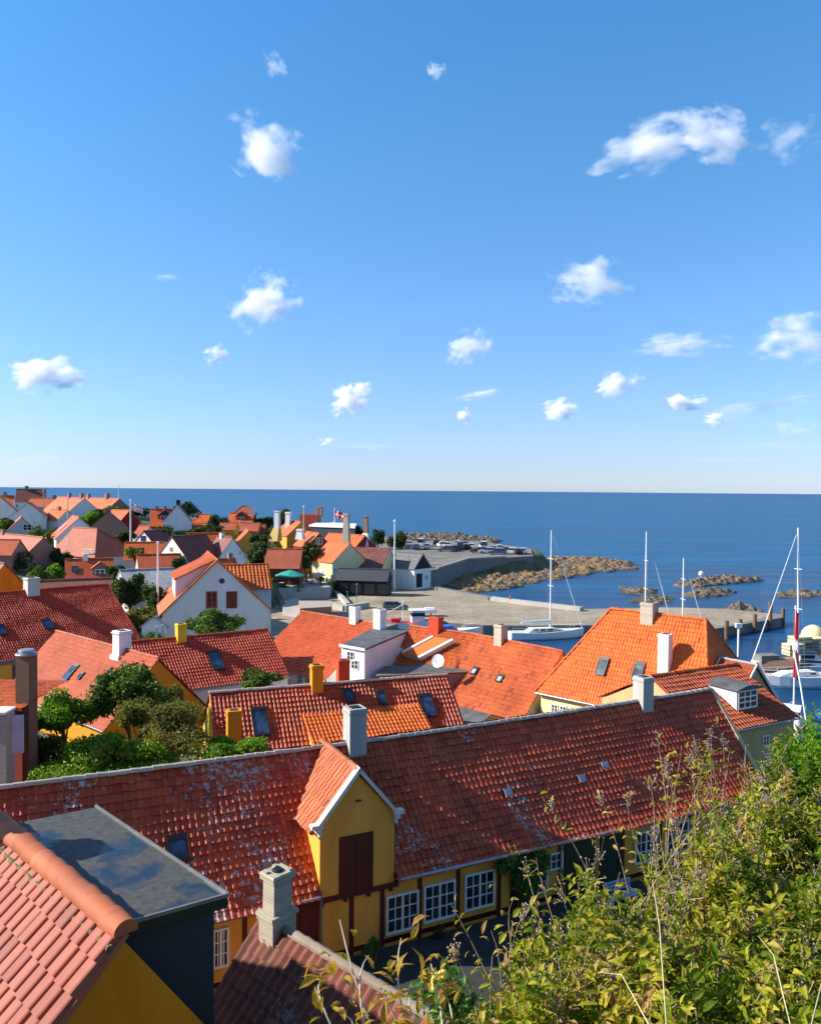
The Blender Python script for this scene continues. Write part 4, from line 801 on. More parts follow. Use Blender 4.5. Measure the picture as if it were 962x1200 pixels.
g = G(); m_ = sum(c)/4; g.prism([m_+(p-m_)*.96 for p in c], 3, z_-.02); g.build('wall', P_tar, t, recalc=True); g = G(); g.prism(c, z_, z_+.5); g.build('roof', P_white, t, recalc=True)
t = thing('smokehouse', 'dark red smokehouse top with twin brick stacks and a pale window', 'smokehouse', PY(365, 630, 245)); GZ.append((*PY(365, 630, 245)[:2], 5.5))
g = G(); c = [PY(351, 612, 238), PY(372, 613, 236), PY(374, 613, 250), PY(353, 612, 250)]; g.prism(c, 4, PY(360, 603, 240)[2]); g.build('wall', P_redwall, t, recalc=True); stack(t, 371.5, 615, 595, 238, 1.1, 1.0, B_red); stack(t, 376, 615, 595, 241, 2.2, 1.0, B_red, P_white)
for (px, y0, y1, Y, lab, m_, bs) in ((406, 640, 602, 200, 'lone tall brick stack with pale sunlit side', B_chim, None), (429, 640, 606, 208, 'brick stack growing from a white hood nearest the shore', B_red, P_white)):
    t = thing('smoke_stack', lab, 'chimney', PY(px, y0, Y)); stack(t, px, y0, y1, Y, 1.7 if bs is None else 3.4, 1.15, m_, bs); GZ.append((*PY(px, y0, Y)[:2], 4.5))
# black shed and boathouse on the quay
h = house('harbour_shed', 'long black tarred shed with a dark slate roof on the quay', PY(396, 667, 176), PY(457, 666.5, 174), 2.6, 2.3, 2.0, P_black, M_plain('slate_dark', (.05, .055, .065), .6), seg=None, over=.2, cat='shed'); gz(h)
g = G()
for k in range(4): g.box(h.wo+h.U*(1.8+k*2.9)+V3(0, 0, 3.1-h.z)+h.n*.03, (2.1, .06, 2.1), h.U, h.n, (0, 0, 1))
g.build('door', Mt_dark, h.t)
B_ = PY(496, 649, 186); A_ = B_-nrm((.80, -.60, 0))*7.2
h = house('boathouse', 'white boathouse with a black gable top, grey roof and dark door', A_, B_, 3.5, 3.4, 1.9, P_white, Slate, seg=None, over=.3, gov=.15, cat='boathouse'); gz(h)
g = G(); sd = V3(-h.U[1], h.U[0], 0); bb = h.B-h.U*.15; g.ext([bb+V3(0, 0, -.3), bb+sd*3.15+V3(0, 0, -3.4), bb-sd*3.15+V3(0, 0, -3.4)], h.U*.1); g.build('gable_boards', P_black, h.t, recalc=True)
g = G(); g.box(bb-sd*1.3+V3(0, 0, 3.5-h.z+.1)+h.U*.05, (2.2, .08, 3.1), sd, h.U, (0, 0, 1)); g.build('door', P_black, h.t); 
p = bb+sd*1.5+V3(0, 0, 4.1-h.z)+h.U*.05; g = G(); g.box(p, (.9, .06, 1.), sd, h.U, (0, 0, 1)); g.build('notice_board', Mt_grey, h.t)

# ================================================================== SETTING: ground, quay, sea, rocks
GZ += [(0, 0, 22.2), (3, 3, 20.9), (-3, 2, 21.2), (8, 4, 20.9), (0, 6, 19.0), (6, 9, 17.6), (-6, 8, 15.), (0, 12, 14), (8, 14, 13), (4, 20, 8.2), (10, 24, 7.2), (-2, 26, 7.0), (16, 33, 6.6), (-16, 30, 6.8), (22, 40, 5.5), (24, 30, 7.5), (16, 18, 12), (0, -20, 26), (-30, 10, 14), (40, 20, 12),
       (-20, 45, 6.5), (-14, 52, 6.2), (-30, 55, 6.5), (30, 60, 4.5), (22, 50, 6), (-8, 100, 2.2), (-14, 112, 1.0), (-8, 120, .8), (-20, 120, 1.2), (-18, 130, .8), (-10, 135, .8), (-10, 150, .8), (-22, 145, 1.0), (-22, 155, 1.2), (-12, 165, 1.0), (-38, 150, 4.5), (-32, 172, 3.8), (-60, 120, 6), (-90, 160, 8), (-110, 250, 12), (-180, 300, 13), (-60, 250, 8), (-20, 240, 5), (10, 250, 4.9), (30, 260, 4.7), (5, 290, 4.6)]
GP = np.array(GZ)
LAND = np.array([(-900, -300), (600, -300), (600, 20), (70, 50), (36, 62), (30, 85), (6, 112), (-3, 132), (-3, 190), (2, 205), (16, 222), (36, 232), (46, 250), (48, 275), (30, 300), (5, 315), (-30, 318), (-60, 330), (-110, 352), (-200, 400), (-420, 520), (-900, 700)], float)
def inpoly(x, y, P):
    ins = np.zeros(x.shape, bool); n_ = len(P)
    for i in range(n_):
        x0, y0 = P[i]; x1, y1 = P[(i+1) % n_]; c = ((y0 > y) != (y1 > y)) & (x < (x1-x0)*(y-y0)/(y1-y0+1e-12)+x0); ins ^= c
    return ins
def dpoly(x, y, P):
    d = np.full(x.shape, 1e9); n_ = len(P)
    for i in range(n_):
        a, b = P[i], P[(i+1) % n_]; ab = b-a; t_ = np.clip(((x-a[0])*ab[0]+(y-a[1])*ab[1])/(ab@ab), 0, 1); d = np.minimum(d, np.hypot(x-a[0]-t_*ab[0], y-a[1]-t_*ab[1]))
    return np.where(inpoly(x, y, P), d, -d)
def gheight(x, y):
    x = np.asarray(x, float); y = np.asarray(y, float); num = 0; den = 0
    for X, Y_, Z in GP:
        w_ = 1/((x-X)**2+(y-Y_)**2+2.)**1.6; num = num+w_*Z; den = den+w_
    z = num/den
    s_ = (x-hm.wo[0])*hm.n[0]+(y-hm.wo[1])*hm.n[1]; u_ = (x-hm.wo[0])*hm.U[0]+(y-hm.wo[1])*hm.U[1]
    k = np.clip((6.2-s_)/1.6, 0, 1)*np.clip((s_+9)/3, 0, 1)*np.clip((u_+12)/4, 0, 1)*np.clip((hm.L+10-u_)/3, 0, 1); z = z*(1-k)+np.minimum(z, 6.9)*k
    z = np.where((x > -14) & (y > 196), np.minimum(z, 4.7), z); z = np.where((x > -27) & (y > 106) & (y < 192), np.minimum(z, 1.35), z)
    d = dpoly(x, y, LAND)
    return np.where(d > 0, np.minimum(z, -1.2+np.clip(d, 0, 40)*1.1), np.maximum(-1.2+d*.4, -4))
xs = np.unique(np.concatenate([np.arange(-60, 60, 1.5), np.arange(-330, 330, 6), np.array([-900, -700, -500, -400, 450, 600])])); ys = np.unique(np.concatenate([np.arange(-12, 70, 1.5), np.arange(70, 330, 4.), np.arange(-120, 600, 20.)]))
X, Y_ = np.meshgrid(xs, ys); Z = gheight(X, Y_); nx_, ny_ = len(xs), len(ys)
idx = np.arange(nx_*ny_).reshape(ny_, nx_); F4 = np.stack([idx[:-1, :-1], idx[:-1, 1:], idx[1:, 1:], idx[1:, :-1]], -1).reshape(-1, 4)
g = G(); g.add(np.stack([X.ravel(), Y_.ravel(), Z.ravel()], 1), F4); tag(g.build('ground', Ground, smooth=True), 'grassy hillside ground under the houses running down to the shore', 'ground', kind='structure')
# sea sheet to the horizon
g = G(); g.add([(-40000, -2000, 0), (40000, -2000, 0), (40000, 60000, 0), (-40000, 60000, 0)], [[0, 1, 2, 3]]); tag(g.build('sea', Sea), 'deep blue wind-rippled sea reaching the horizon', 'sea', kind='structure')
# street beside the longhouse
def strip(pts_l, pts_r, lift, name, mat, label):
    g = G(); v = []
    for a, b in zip(pts_l, pts_r):
        for k in range(5): q = a+(b-a)*k/4; v.append((q[0], q[1], float(gheight(q[0], q[1]))+lift))
    m_ = len(pts_l); g.add(v, [[i*5+k, i*5+k+1, (i+1)*5+k+1, (i+1)*5+k] for i in range(m_-1) for k in range(4)]); return tag(g.build(name, mat), label, 'street', kind='structure')
L_ = [hm.wo[:2]+hm.U[:2]*u+hm.n[:2]*.2 for u in np.linspace(-6, hm.L+8, 40)]; R_ = [hm.wo[:2]+hm.U[:2]*u+hm.n[:2]*4.6 for u in np.linspace(-6, hm.L+8, 40)]
g = G(); v = [];
for a, b in zip(L_, R_):
    for q in (a, b): v.append((q[0], q[1], 7.06))
g.add(v, [[2*i, 2*i+1, 2*i+3, 2*i+2] for i in range(39)]); tag(g.build('street', Asphalt), 'dark asphalt lane in shade before the longhouse', 'street', kind='structure')
# quay
def slab(name, pix, z, mat, label, zb=-3, cat='quay', kind='structure', thick=None):
    poly = [PZ(px, py, z)[:2] for px, py in pix]; g = G(); g.prism(poly, zb, z); return tag(g.build(name, mat, recalc=True), label, cat, kind=kind)
qz = 1.6
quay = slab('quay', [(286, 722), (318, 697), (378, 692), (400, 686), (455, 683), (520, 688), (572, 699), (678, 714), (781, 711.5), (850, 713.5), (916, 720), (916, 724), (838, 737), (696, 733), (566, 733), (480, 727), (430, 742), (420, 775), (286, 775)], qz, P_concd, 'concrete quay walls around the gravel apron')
poly = [PZ(px, py, qz+.006)[:2] for px, py in [(287, 722.4), (319, 697.6), (378, 692.6), (400, 686.6), (455, 683.6), (520, 688.6), (572, 699.6), (678, 714.6), (781, 712), (850, 714), (912, 720), (838, 736.2), (696, 732.4), (566, 732.4), (480, 726.4), (429.5, 741), (419.5, 774), (287, 774)]]
g = G(); g.add([(p_[0], p_[1], qz+.006) for p_ in poly], [list(range(len(poly)))]); tag(g.build('quay_apron', Gravel), 'pale gravel apron on the quay', 'gravel yard', kind='structure')
# breakwater wall (low) and dark ramp
def lowwall(name, pix, z0, z1, wd, mat, label, cat='wall'):
    P_ = [PZ(px, py, z0) for px, py in pix]; g = G()
    for i in range(len(P_)-1): a, b = P_[i], P_[i+1]; dd = nrm(b-a); g.box((a+b)/2+V3(0, 0, (z1-z0)/2), (np.linalg.norm(b-a)+wd*.4*(i > 0), wd, z1-z0+.002*i), dd)
    return tag(g.build(name, mat), label, cat)
lowwall('breakwater_wall', [(572, 703), (620, 709), (680, 716)], qz, qz+.75, 1.4, P_conc, 'low pale concrete breakwater wall along the cove')
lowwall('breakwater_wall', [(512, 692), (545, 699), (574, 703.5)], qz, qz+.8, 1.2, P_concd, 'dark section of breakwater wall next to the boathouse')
# piles on the quay end
for i, (px, py, hh, lab) in enumerate([(916, 723, 1.6, 'stout dark corner pile at the quay tip'), (901, 726, 3.2, 'tallest mooring pile near the quay tip'), (883, 730, 1.6, 'mooring pile second in from the tip'), (866, 733.5, 1.2, 'mooring pile third in from the tip'), (850, 737, 1.4, 'short mooring pile nearest the orange hipped roof')]):
    p = PZ(px, py, qz); g = G(); g.tube([(p[0], p[1]-.5, -3), (p[0], p[1]-.5, qz+hh)], .34, 10); tag(g.build('mooring_pile', W_brown, org=p), lab, 'mooring pile', 'piles along the quay end')
t = thing('harbour_light', 'white harbour light post with a small square head', 'lamp', PZ(865, 759, 1.6)); p = PZ(865, 757, 1.6); g = G(); g.tube([(p[0], p[1], -1), (p[0], p[1], 4.3)], .14, 8); g.build('post', Mt_white, t); g = G(); g.box((p[0], p[1], 4.6), (.9, .5, .6)); g.build('lamp_head', Mt_white, t)
# raised parking terrace with retaining wall
tz = 5.1
slab('car_park', [(440, 664), (500, 669), (512, 667), (548, 656), (592, 653.5), (625, 651.5), (622, 643), (560, 634), (480, 634), (430, 640)], tz, P_concd, 'raised terrace with grey retaining wall used as car park', cat='car park')
poly = [PZ(px, py, tz+.006)[:2] for px, py in [(442, 663.2), (500, 668.2), (511, 666.4), (546, 655.8), (592, 652.9), (620, 651.2), (618, 643.6), (560, 634.6), (482, 634.6), (432, 640)]]
g = G(); g.add([(p_[0], p_[1], tz+.006) for p_ in poly], [list(range(len(poly)))]); tag(g.build('car_park_surface', M_plain('worn_asphalt', (.19, .175, .155), .9, scale=.3, var=.25)), 'dusty beige car park surface', 'car park', kind='structure')
P_ = [PZ(px, py, tz) for px, py in [(512, 666.8), (547.5, 655.8), (592, 653.2)]]; g = G()
for i in range(2): a, b = P_[i], P_[i+1]; g.box((a+b)/2+V3(0, 0, .22), (np.linalg.norm(b-a), .5, .42+.004*i), nrm(b-a))
tag(g.build('parapet_wall', P_conc), 'pale parapet along the edge of the car park wall', 'parapet')
# slipway walls left of the shed
slab('terrace', [(318, 690), (386, 688), (398, 679), (330, 672), (312, 676)], 3.9, P_conc, 'paved restaurant terrace above the harbour', zb=0, cat='terrace')
slab('slipway_wall', [(352, 713), (388, 711), (389, 704), (350, 704)], 3.6, B_red, 'dark brown slipway wall below the terrace', zb=0, cat='wall', kind=None)
slab('stone_jetty', [(330, 705), (348, 700), (362, 712), (356, 720), (332, 716)], 2.4, P_conc, 'pale stone ramp beside the dark slipway wall', zb=0, cat='ramp', kind=None)
lowwall('quay_wall', [(386, 712), (404, 716), (430, 712)], qz, qz+1.0, 1.0, P_conc, 'pale stepped quay wall corner left of the car')
lowwall('quay_wall', [(318, 692), (350, 696), (384, 693)], 2.2, 3.6, .6, P_lgrey, 'long white parapet in front of the restaurant terrace')
lowwall('quay_wall', [(384, 690), (400, 703), (408, 712)], qz, qz+.9, .8, P_conc, 'low wall running from the black shed to the quay corner')
# rocks
def rocks(name, label, outline, hmax, seed, mat, z=0., cell=1.2, sc=.42):
    P_ = np.array([PZ(px, py, z)[:2] for px, py in outline]); x0, y0 = P_.min(0)-3; x1, y1 = P_.max(0)+3
    nx_ = min(260, int((x1-x0)/cell)+2); ny_ = min(260, int((y1-y0)/cell)+2); X, Yg = np.meshgrid(np.linspace(x0, x1, nx_), np.linspace(y0, y1, ny_)); D = dpoly(X, Yg, P_)
    Z = np.zeros_like(X); J = np.zeros_like(X)
    for i in range(ny_):
        for j in range(nx_):
            v_ = Vector((X[i, j]*sc, Yg[i, j]*sc*1.6, seed*7.7)); vo = mnoise.voronoi(v_, distance_metric='DISTANCE', exponent=2.5)[0]
            Z[i, j] = (1-vo[0]*1.3)*.45+(vo[1]-vo[0])*.9+mnoise.fractal(v_*2.6, .7, 2.3, 5)*.42+mnoise.noise(Vector((X[i, j]*.05, Yg[i, j]*.06, seed)))*.5; J[i, j] = mnoise.noise(v_*.7+Vector((5, 5, 0)))
    Dn = D+J*3.2; m = np.clip(Dn/(3+hmax), 0, 1)**.45; Zf = m*hmax*(.45+.55*Z)+np.where(Dn < 0, np.maximum(Dn*.5, -2), 0)-.25
    idx = np.arange(nx_*ny_).reshape(ny_, nx_); g = G(); g.add(np.stack([X.ravel(), Yg.ravel(), Zf.ravel()], 1), np.stack([idx[:-1, :-1], idx[:-1, 1:], idx[1:, 1:], idx[1:, :-1]], -1).reshape(-1, 4))
    return tag(g.build(name, mat), label, 'rocks', kind=None)
rocks('rock_outcrop', 'long ochre and brown rocky spit reaching out beyond the car park', [(516, 690), (545, 664), (592, 659), (650, 655), (705, 656), (745, 661), (738, 668), (690, 672), (652, 680), (620, 684), (596, 691), (556, 697), (530, 696)], 2.0, 1, Rock, cell=.38, sc=.26)
rocks('rock_outcrop', 'far low rock point behind the parked cars', [(440, 634), (480, 629), (540, 630), (584, 633), (586, 636), (560, 640), (520, 645), (450, 646)], 3.2, 2, RockG, cell=.7, sc=.25)
rocks('rock_outcrop', 'small skerry cluster left of the leaning mast', [(724, 691), (745, 687.5), (768, 691), (772, 695), (755, 698), (735, 696)], 1.5, 3, RockG, cell=.3)
rocks('rock_outcrop', 'flat dark skerry behind the leaning mast', [(742, 703), (765, 697), (795, 703), (780, 707), (745, 708)], 1.1, 4, RockG, cell=.3)
rocks('rock_outcrop', 'longest skerry beneath the white buoy', [(788, 687), (812, 680), (840, 677), (870, 679), (895, 680), (878, 683), (850, 684.5), (830, 688), (800, 690)], 2.2, 5, RockG, cell=.3)
rocks('rock_outcrop', 'low skerry in front of the longest one', [(796, 699), (815, 692), (850, 691), (860, 694), (842, 699), (815, 702)], 1.8, 6, RockG, cell=.3)
rocks('rock_outcrop', 'low skerry at the right edge of the photo', [(905, 698), (925, 693), (970, 694), (985, 698), (950, 701), (915, 700)], 1.4, 7, RockG, cell=.3)
rocks('rock_outcrop', 'rounded rock hump on the sea side of the quay end', [(845, 712), (862, 708), (880, 712), (885, 717), (850, 717)], 3.0, 8, RockG, z=.5, cell=.3)
g = G(); p = PZ(821.5, 677, .8); g.tube([(p[0], p[1], 0), (p[0], p[1], 1.5)], .12, 6); g.blob((p[0], p[1], 1.9), .75, .5, 10); tag(g.build('buoy', Mt_white, org=p), 'white buoy ball above the longest skerry', 'buoy')

# ================================================================== VEGETATION
def leafquads(g, c, l, wd, nrml, r, t, fold=.25):
    n = len(c); a = np.cross(nrml, r.normal(0, 1, (n, 3))); a /= np.linalg.norm(a, axis=1)[:, None]+1e-9; b = np.cross(nrml, a); l = np.asarray(l).reshape(-1, 1); wd = np.asarray(wd).reshape(-1, 1)
    v = np.stack([c-a*l/2, c+b*wd/2+nrml*wd*fold, c+a*l/2-nrml*l*.12, c-b*wd/2+nrml*wd*fold], 1).reshape(-1, 3); i = np.arange(n)[:, None]*4
    g.add(v, np.hstack([i, i+1, i+2, i+3]), t)
def crown(parent, c, rad, n, leaf, mat, seed=0, lobes=9, spread=.74, lr=(.24, .44), name='crown', flat=1., org=None, low=.22):
    r = np.random.default_rng(seed); c = np.array(c, float); rad = np.array(rad if hasattr(rad, '__len__') else (rad,)*3, float)
    L = r.normal(0, 1, (lobes, 3)); L /= np.linalg.norm(L, axis=1)[:, None]; L *= (r.random((lobes, 1))**.5)*spread; L[:, 2] = np.abs(L[:, 2])*1.15-low
    R_l = r.uniform(lr[0], lr[1], lobes); k = r.integers(0, lobes, n); d = r.normal(0, 1, (n, 3)); d /= np.linalg.norm(d, axis=1)[:, None]
    rr = 1-np.abs(r.normal(0, .22, n)); rr = np.where(r.random(n) < .12, rr*1.25, rr); P = L[k]+d*(R_l[k]*rr)[:, None]; sub = np.sin(P*7+seed)*.05; P = P+sub
    ns = np.clip(r.normal(0, 1, n), -2, 2)*.06; P = P*(1+ns[:, None]); Pw = c+P*rad
    nn = d*1.+r.normal(0, .55, (n, 3))+np.array([0, 0, .35]); nn /= np.linalg.norm(nn, axis=1)[:, None]
    lt = r.random(lobes)*.5; t = np.clip(lt[k]+r.random(n)*.55-.05, 0, 1); s_ = leaf*r.uniform(.6, 1.3, n)
    g = G(); leafquads(g, Pw, s_, s_*.62, nn, r, t); ob = g.build(name, mat, parent, org=org); ob['kind'] = 'thing' if parent is None else None
    if parent is not None: del ob['kind']
    return ob, c+L*rad
def tree(label, px, py, Y, rx, rz=None, n=3000, leaf=.3, mat=None, seed=0, name='tree', cat='tree', gzv=None, lobes=14, trunk=True, group=None, ry=None, **kw):
    c = PY(px, py, Y); rz = rz or rx; g0 = float(gheight(c[0], c[1])) if gzv is None else gzv; g0 = min(g0, c[2]-rz*.5)
    t = thing(name, label, cat, (c[0], c[1], g0), group)
    ob, L = crown(t, c, (rx, ry or rx, rz), n, leaf, mat, seed, lobes, **kw)
    r = random.Random(seed); g = G(); h = c[2]-g0; tr = max(.07, min(.3, rx*.09))
    top = V3(c[0]+r.uniform(-.1, .1)*rx, c[1], g0+h*.75); g.tube([(c[0], c[1], g0-.3), (c[0]+.03*rx, c[1], g0+h*.4), top], [tr, tr*.75, tr*.5], 7)
    for q in L[:6]: m = (top+q)/2+V3(r.uniform(-.1, .1), r.uniform(-.1, .1), -.1)*rx; g.tube([top-V3(0, 0, h*.2*r.random()), m, q], [tr*.45, tr*.3, tr*.12], 5)
    g.build('trunk', Bark, t); return t
# garden behind the longhouse
tree('dark leafy tree reaching up the salmon roof in the garden', 152, 808, 47, 2.3, 2.3, 9000, .26, L_mid, 1)
tree('bright green tree beside the brown brick chimney', 72, 842, 45, 1.9, 1.5, 7000, .24, L_bright, 2)
tree('low glowing green bush spread above the longhouse ridge', 125, 892, 39, 3.3, 1.3, 13000, .2, L_bright, 3, name='bush', cat='bush', lobes=12)
tree('olive brown bush in the middle of the garden', 205, 856, 42, 2.4, 1.6, 8000, .17, L_olive, 4, name='bush', cat='bush', lobes=11)
tree('green bush beside the yellow gable and touching the ridge', 274, 880, 41, 2.1, .85, 7000, .2, L_bright, 5, name='bush', cat='bush')
tree('rusty flowering shrub between the dark tree and the bright bush', 162, 838, 44, 1.3, 1.2, 3500, .17, L_olive, 6, name='bush', cat='bush')
tree('loose yellowish tree under the amber gable', 203, 822, 50, 1.2, 1.4, 4000, .2, L_olive, 7)
tree('small dark shrub at the foot of the brown brick chimney', 52, 880, 42, 1.4, 1.6, 4000, .2, L_dark, 8, name='bush', cat='bush')
tree('round green bush peeping over the ridge of the yellow gabled house', 305, 800, 57, 1.9, 1.0, 4500, .25, L_mid, 9, name='bush', cat='bush')
tree('wide green bush in front of the white gable with red windows', 252, 732, 80, 3.3, 1.7, 6000, .34, L_mid, 10, name='bush', cat='bush')
tree('tall dark tree beside the pale grey roof', 152, 694, 103, 2.6, 3.4, 5000, .42, L_dark, 11)
tree('mixed dark tree below the tall one with yellowish leaves', 168, 727, 96, 2.5, 2.6, 4500, .36, L_olive, 12)
tree('dark tree crowding the white flagpole', 178, 700, 98, 1.8, 2.5, 3000, .36, L_dark, 13)
FARTREES = [('large round bright green tree among the orange roofs', 104, 604, 240, 5.2, 3.8, L_bright), ('small olive tree right of the large round bright one', 130, 594, 262, 3, 2.2, L_olive), ('dark hedge of trees behind the pale flag', 160, 596, 262, 4.4, 1.8, L_dark),
 ('dark round tree standing against the sea next to the white steep gable', 221, 593, 235, 4.2, 3.2, L_dark), ('dark trees massed left of the tower house', 258, 606, 240, 3.4, 2.6, L_dark), ('dark low tree right of the tower house', 309, 608, 255, 4.2, 2.4, L_dark),
 ('tall layered dark pine behind the white smoke chimneys', 331, 598, 258, 2.8, 4.2, L_dark), ('dark tree in front of the red smokehouse gable', 363, 643, 186, 2.9, 2.6, L_dark), ('yellow-green tree below the white gabled house at left', 46, 624, 188, 3.3, 3.3, L_mid), ('slim olive tree left of the brown hipped house', 60, 632, 182, 2.2, 3.4, L_olive),
 ('green bush at the foot of the pale blue-white gable', 8, 611, 208, 3, 1.8, L_mid), ('dark wide tree under the wide brown-red roof', 17, 652, 150, 3.9, 2.6, L_dark), ('small glowing green round tree by the rust roof', 62, 667, 130, 2.1, 1.9, L_bright), ('dark bush beneath the dark red brick house', 148, 626, 188, 2.5, 2.0, L_dark),
 ('long dark hedge below the dormered orange roof', 194, 620, 190, 5.0, 1.5, L_dark), ('dark tree in the gap below the slim olive one', 73, 647, 160, 2.4, 3.4, L_dark), ('left one of two round dark trees by the car park', 443, 627, 262, 3.0, 3.2, L_dark), ('right one of two round dark trees by the car park', 467, 627, 264, 4.0, 3.7, L_dark),
 ('small dark tree behind the tall brick stack', 413, 618, 232, 2.2, 2.4, L_dark), ('lone bush among the parked cars', 507, 645, 268, 1.8, 1.2, L_mid), ('dark tree between the two-storey dormers and the low cottage', 245, 618, 205, 3.6, 1.4, L_dark), ('green tree behind the rust roof with the gable dormer', 158, 643, 150, 2.0, 1.5, L_olive),
 ('low scrub at the left end of the dark red villa', 8, 590, 300, 3.5, 2., L_mid), ('dark shrubs beside the street end-house', 300, 640, 185, 3.2, 2.2, L_dark), ('dark shrubs behind the dull red roof', 305, 630, 200, 3., 2., L_dark), ('bush right of the dull red roof', 358, 655, 178, 1.8, 1.8, L_mid),
 ('dark bush behind the flat white roof', 420, 622, 235, 2.4, 1.8, L_dark), ('bush left of the white gabled house porch', 176, 742, 88, 1.8, 1.5, L_mid),
 ('dark bush right of the wide brown-red roof', 57, 648, 165, 2.4, 2.4, L_dark), ('green bush between the small steep house and the brown-red roof', 38, 626, 200, 2.2, 1.8, L_mid), ('dark tree above the dark red brick house', 112, 600, 245, 2.6, 2.2, L_dark), ('dark green bush left of the small white gable with the blue window', 160, 636, 190, 1.8, 1.8, L_dark), ('dark bush below the steep white gable', 228, 622, 205, 2.4, 1.4, L_dark),
 ('slim green tree at the corner of the dormered orange roof', 222, 640, 170, 1.6, 2.2, L_mid), ('dark bush in front of the white end house', 300, 652, 178, 2.4, 2., L_dark), ('low olive bushes left of the smokehouse hood', 316, 626, 232, 2., 1.6, L_olive), ('dark hedge under the far row of white windows', 58, 605, 250, 4.2, 1.6, L_dark), ('dark tree crown over the dark red roof at the grey-roofed row', 212, 660, 140, 1.9, 1.9, L_dark),
 ('green bush left of the rust roof with gable dormer', 44, 672, 125, 2.2, 1.6, L_mid), ('dark bush at the gable of the pale grey roof', 136, 668, 124, 1.5, 1.5, L_dark)]
for i, (lab, px, py, Y, rx, rz, m_) in enumerate(FARTREES): tree(lab, px, py+1, Y, rx*1.08, rz*1.2, 1900, .36+.0012*Y, m_, 40+i, low=.55, group='trees and bushes among the town houses', lobes=11)
# undergrowth between the houses and on the slope: one mass nobody could count
r = np.random.default_rng(5); N_ = 60000; x = r.uniform(-150, 20, N_); y = r.uniform(95, 300, N_); k = np.hypot(x, y) > 0
nn_ = np.array([mnoise.noise(Vector((a*.09, b*.09, 0))) for a, b in zip(x, y)]); d_ = dpoly(x, y, LAND); k = (nn_ > .05) & (d_ > 14) & (x < -34); x, y = x[k], y[k]; z = gheight(x, y)+r.random(len(x))**1.5*1.6
g = G(); nm = r.normal(0, .6, (len(x), 3))+V3(0, 0, .8); nm /= np.linalg.norm(nm, axis=1)[:, None]; leafquads(g, np.stack([x, y, z], 1), np.full(len(x), .75), np.full(len(x), .55), nm, r, r.random(len(x))); tag(g.build('undergrowth', L_dark), 'dark garden undergrowth between the far houses', 'undergrowth', kind='stuff')
def grassmass(name, label, region, n, hh, mat, seed, wd=.02, lean=.3, leafl=None):
    r = np.random.default_rng(seed); x = r.uniform(region[0], region[1], n); y = r.uniform(region[2], region[3], n); k = region[4](x, y); x, y = x[k], y[k]; n = len(x); z = gheight(x, y)-.02
    h_ = hh*r.uniform(.5, 1.2, n); dx = r.normal(0, lean, n)*h_; dy = r.normal(0, lean, n)*h_; a = r.uniform(0, 6.28, n); wx_ = np.cos(a)*wd; wy_ = np.sin(a)*wd
    v = np.stack([np.stack([x-wx_, y-wy_, z], 1), np.stack([x+wx_, y+wy_, z], 1), np.stack([x+dx*.45+wx_*.7, y+dy*.45+wy_*.7, z+h_*.6], 1), np.stack([x+dx*.45-wx_*.7, y+dy*.45-wy_*.7, z+h_*.6], 1), np.stack([x+dx, y+dy, z+h_], 1)], 1).reshape(-1, 3)
    i = np.arange(n)*5; f = [[a_, a_+1, a_+2, a_+3] for a_ in i.tolist()]+[[a_+3, a_+2, a_+4] for a_ in i.tolist()]; t = r.random(n); g = G(); g.add(v, f, np.concatenate([t, t])); return tag(g.build(name, mat), label, 'grass', kind='stuff')
def onslope_bank(x, y):
    s_ = (x-hm.wo[0])*hm.n[0]+(y-hm.wo[1])*hm.n[1]; return (s_ > 5.2) & (y > 1.5) & ~((x < 1.5) & (y > 7) & (y < 24)) & ~((x > -8) & (x < .2) & (y > 2) & (y < 12)) 
grassmass('bank_grass', 'rough grass and weeds on the bank below the viewpoint', (-3, 34, 1.5, 33, onslope_bank), 90000, .4, L_olive, 3, .022)
r = np.random.default_rng(9); N_ = 60000; x = r.uniform(-1, 34, N_); y = r.uniform(3, 31, N_); k = onslope_bank(x, y); x, y = x[k], y[k]; nz = np.array([mnoise.noise(Vector((a*.5, b*.5, 3))) for a, b in zip(x, y)]); z = gheight(x, y)+np.clip(nz+.45, 0, 1.2)*1.3*r.random(len(x))**.5
g = G(); nm = r.normal(0, .6, (len(x), 3))+V3(0, 0, .8); nm /= np.linalg.norm(nm, axis=1)[:, None]; leafquads(g, np.stack([x, y, z], 1), r.uniform(.1, .22, len(x)), r.uniform(.06, .12, len(x)), nm, r, r.random(len(x))); tag(g.build('bank_undergrowth', L_mid), 'tangled undergrowth covering the bank below the shrubs', 'undergrowth', kind='stuff')
# climber on the longhouse wall
t = thing('climbing_plant', 'green climber hanging from the gutter between the windows of the longhouse', 'climber', WP(uu(wx(615, 1040)), 7, .4)); r = np.random.default_rng(3); n_ = 5200
c0 = wx(612, 1020); u0 = uu(c0); d = r.normal(0, 1, (n_, 3)); cl = r.integers(0, 9, n_); cuv = np.array([(-.95, .75), (-.55, .85), (0, .7), (.6, .8), (.2, .3), (-.15, -.1), (.35, -.35), (.1, -.75), (.75, .35)])
uv = cuv[cl]*V3(1, 1)[:2] if False else cuv[cl]; pu = u0+uv[:, 0]+d[:, 0]*.20; pz = 8.5+uv[:, 1]*.95+d[:, 1]*.20; po = .16+np.abs(d[:, 2])*.16
P_ = np.array([WP(a, b, c) for a, b, c in zip(pu, pz, po)]); nm = n[None, :]*1.+r.normal(0, .5, (n_, 3))+V3(0, 0, .5); nm /= np.linalg.norm(nm, axis=1)[:, None]; g = G(); leafquads(g, P_, r.uniform(.07, .15, n_), r.uniform(.05, .1, n_), nm, r, r.random(n_)); g.build('leaves', L_ivy, t)
g = G()
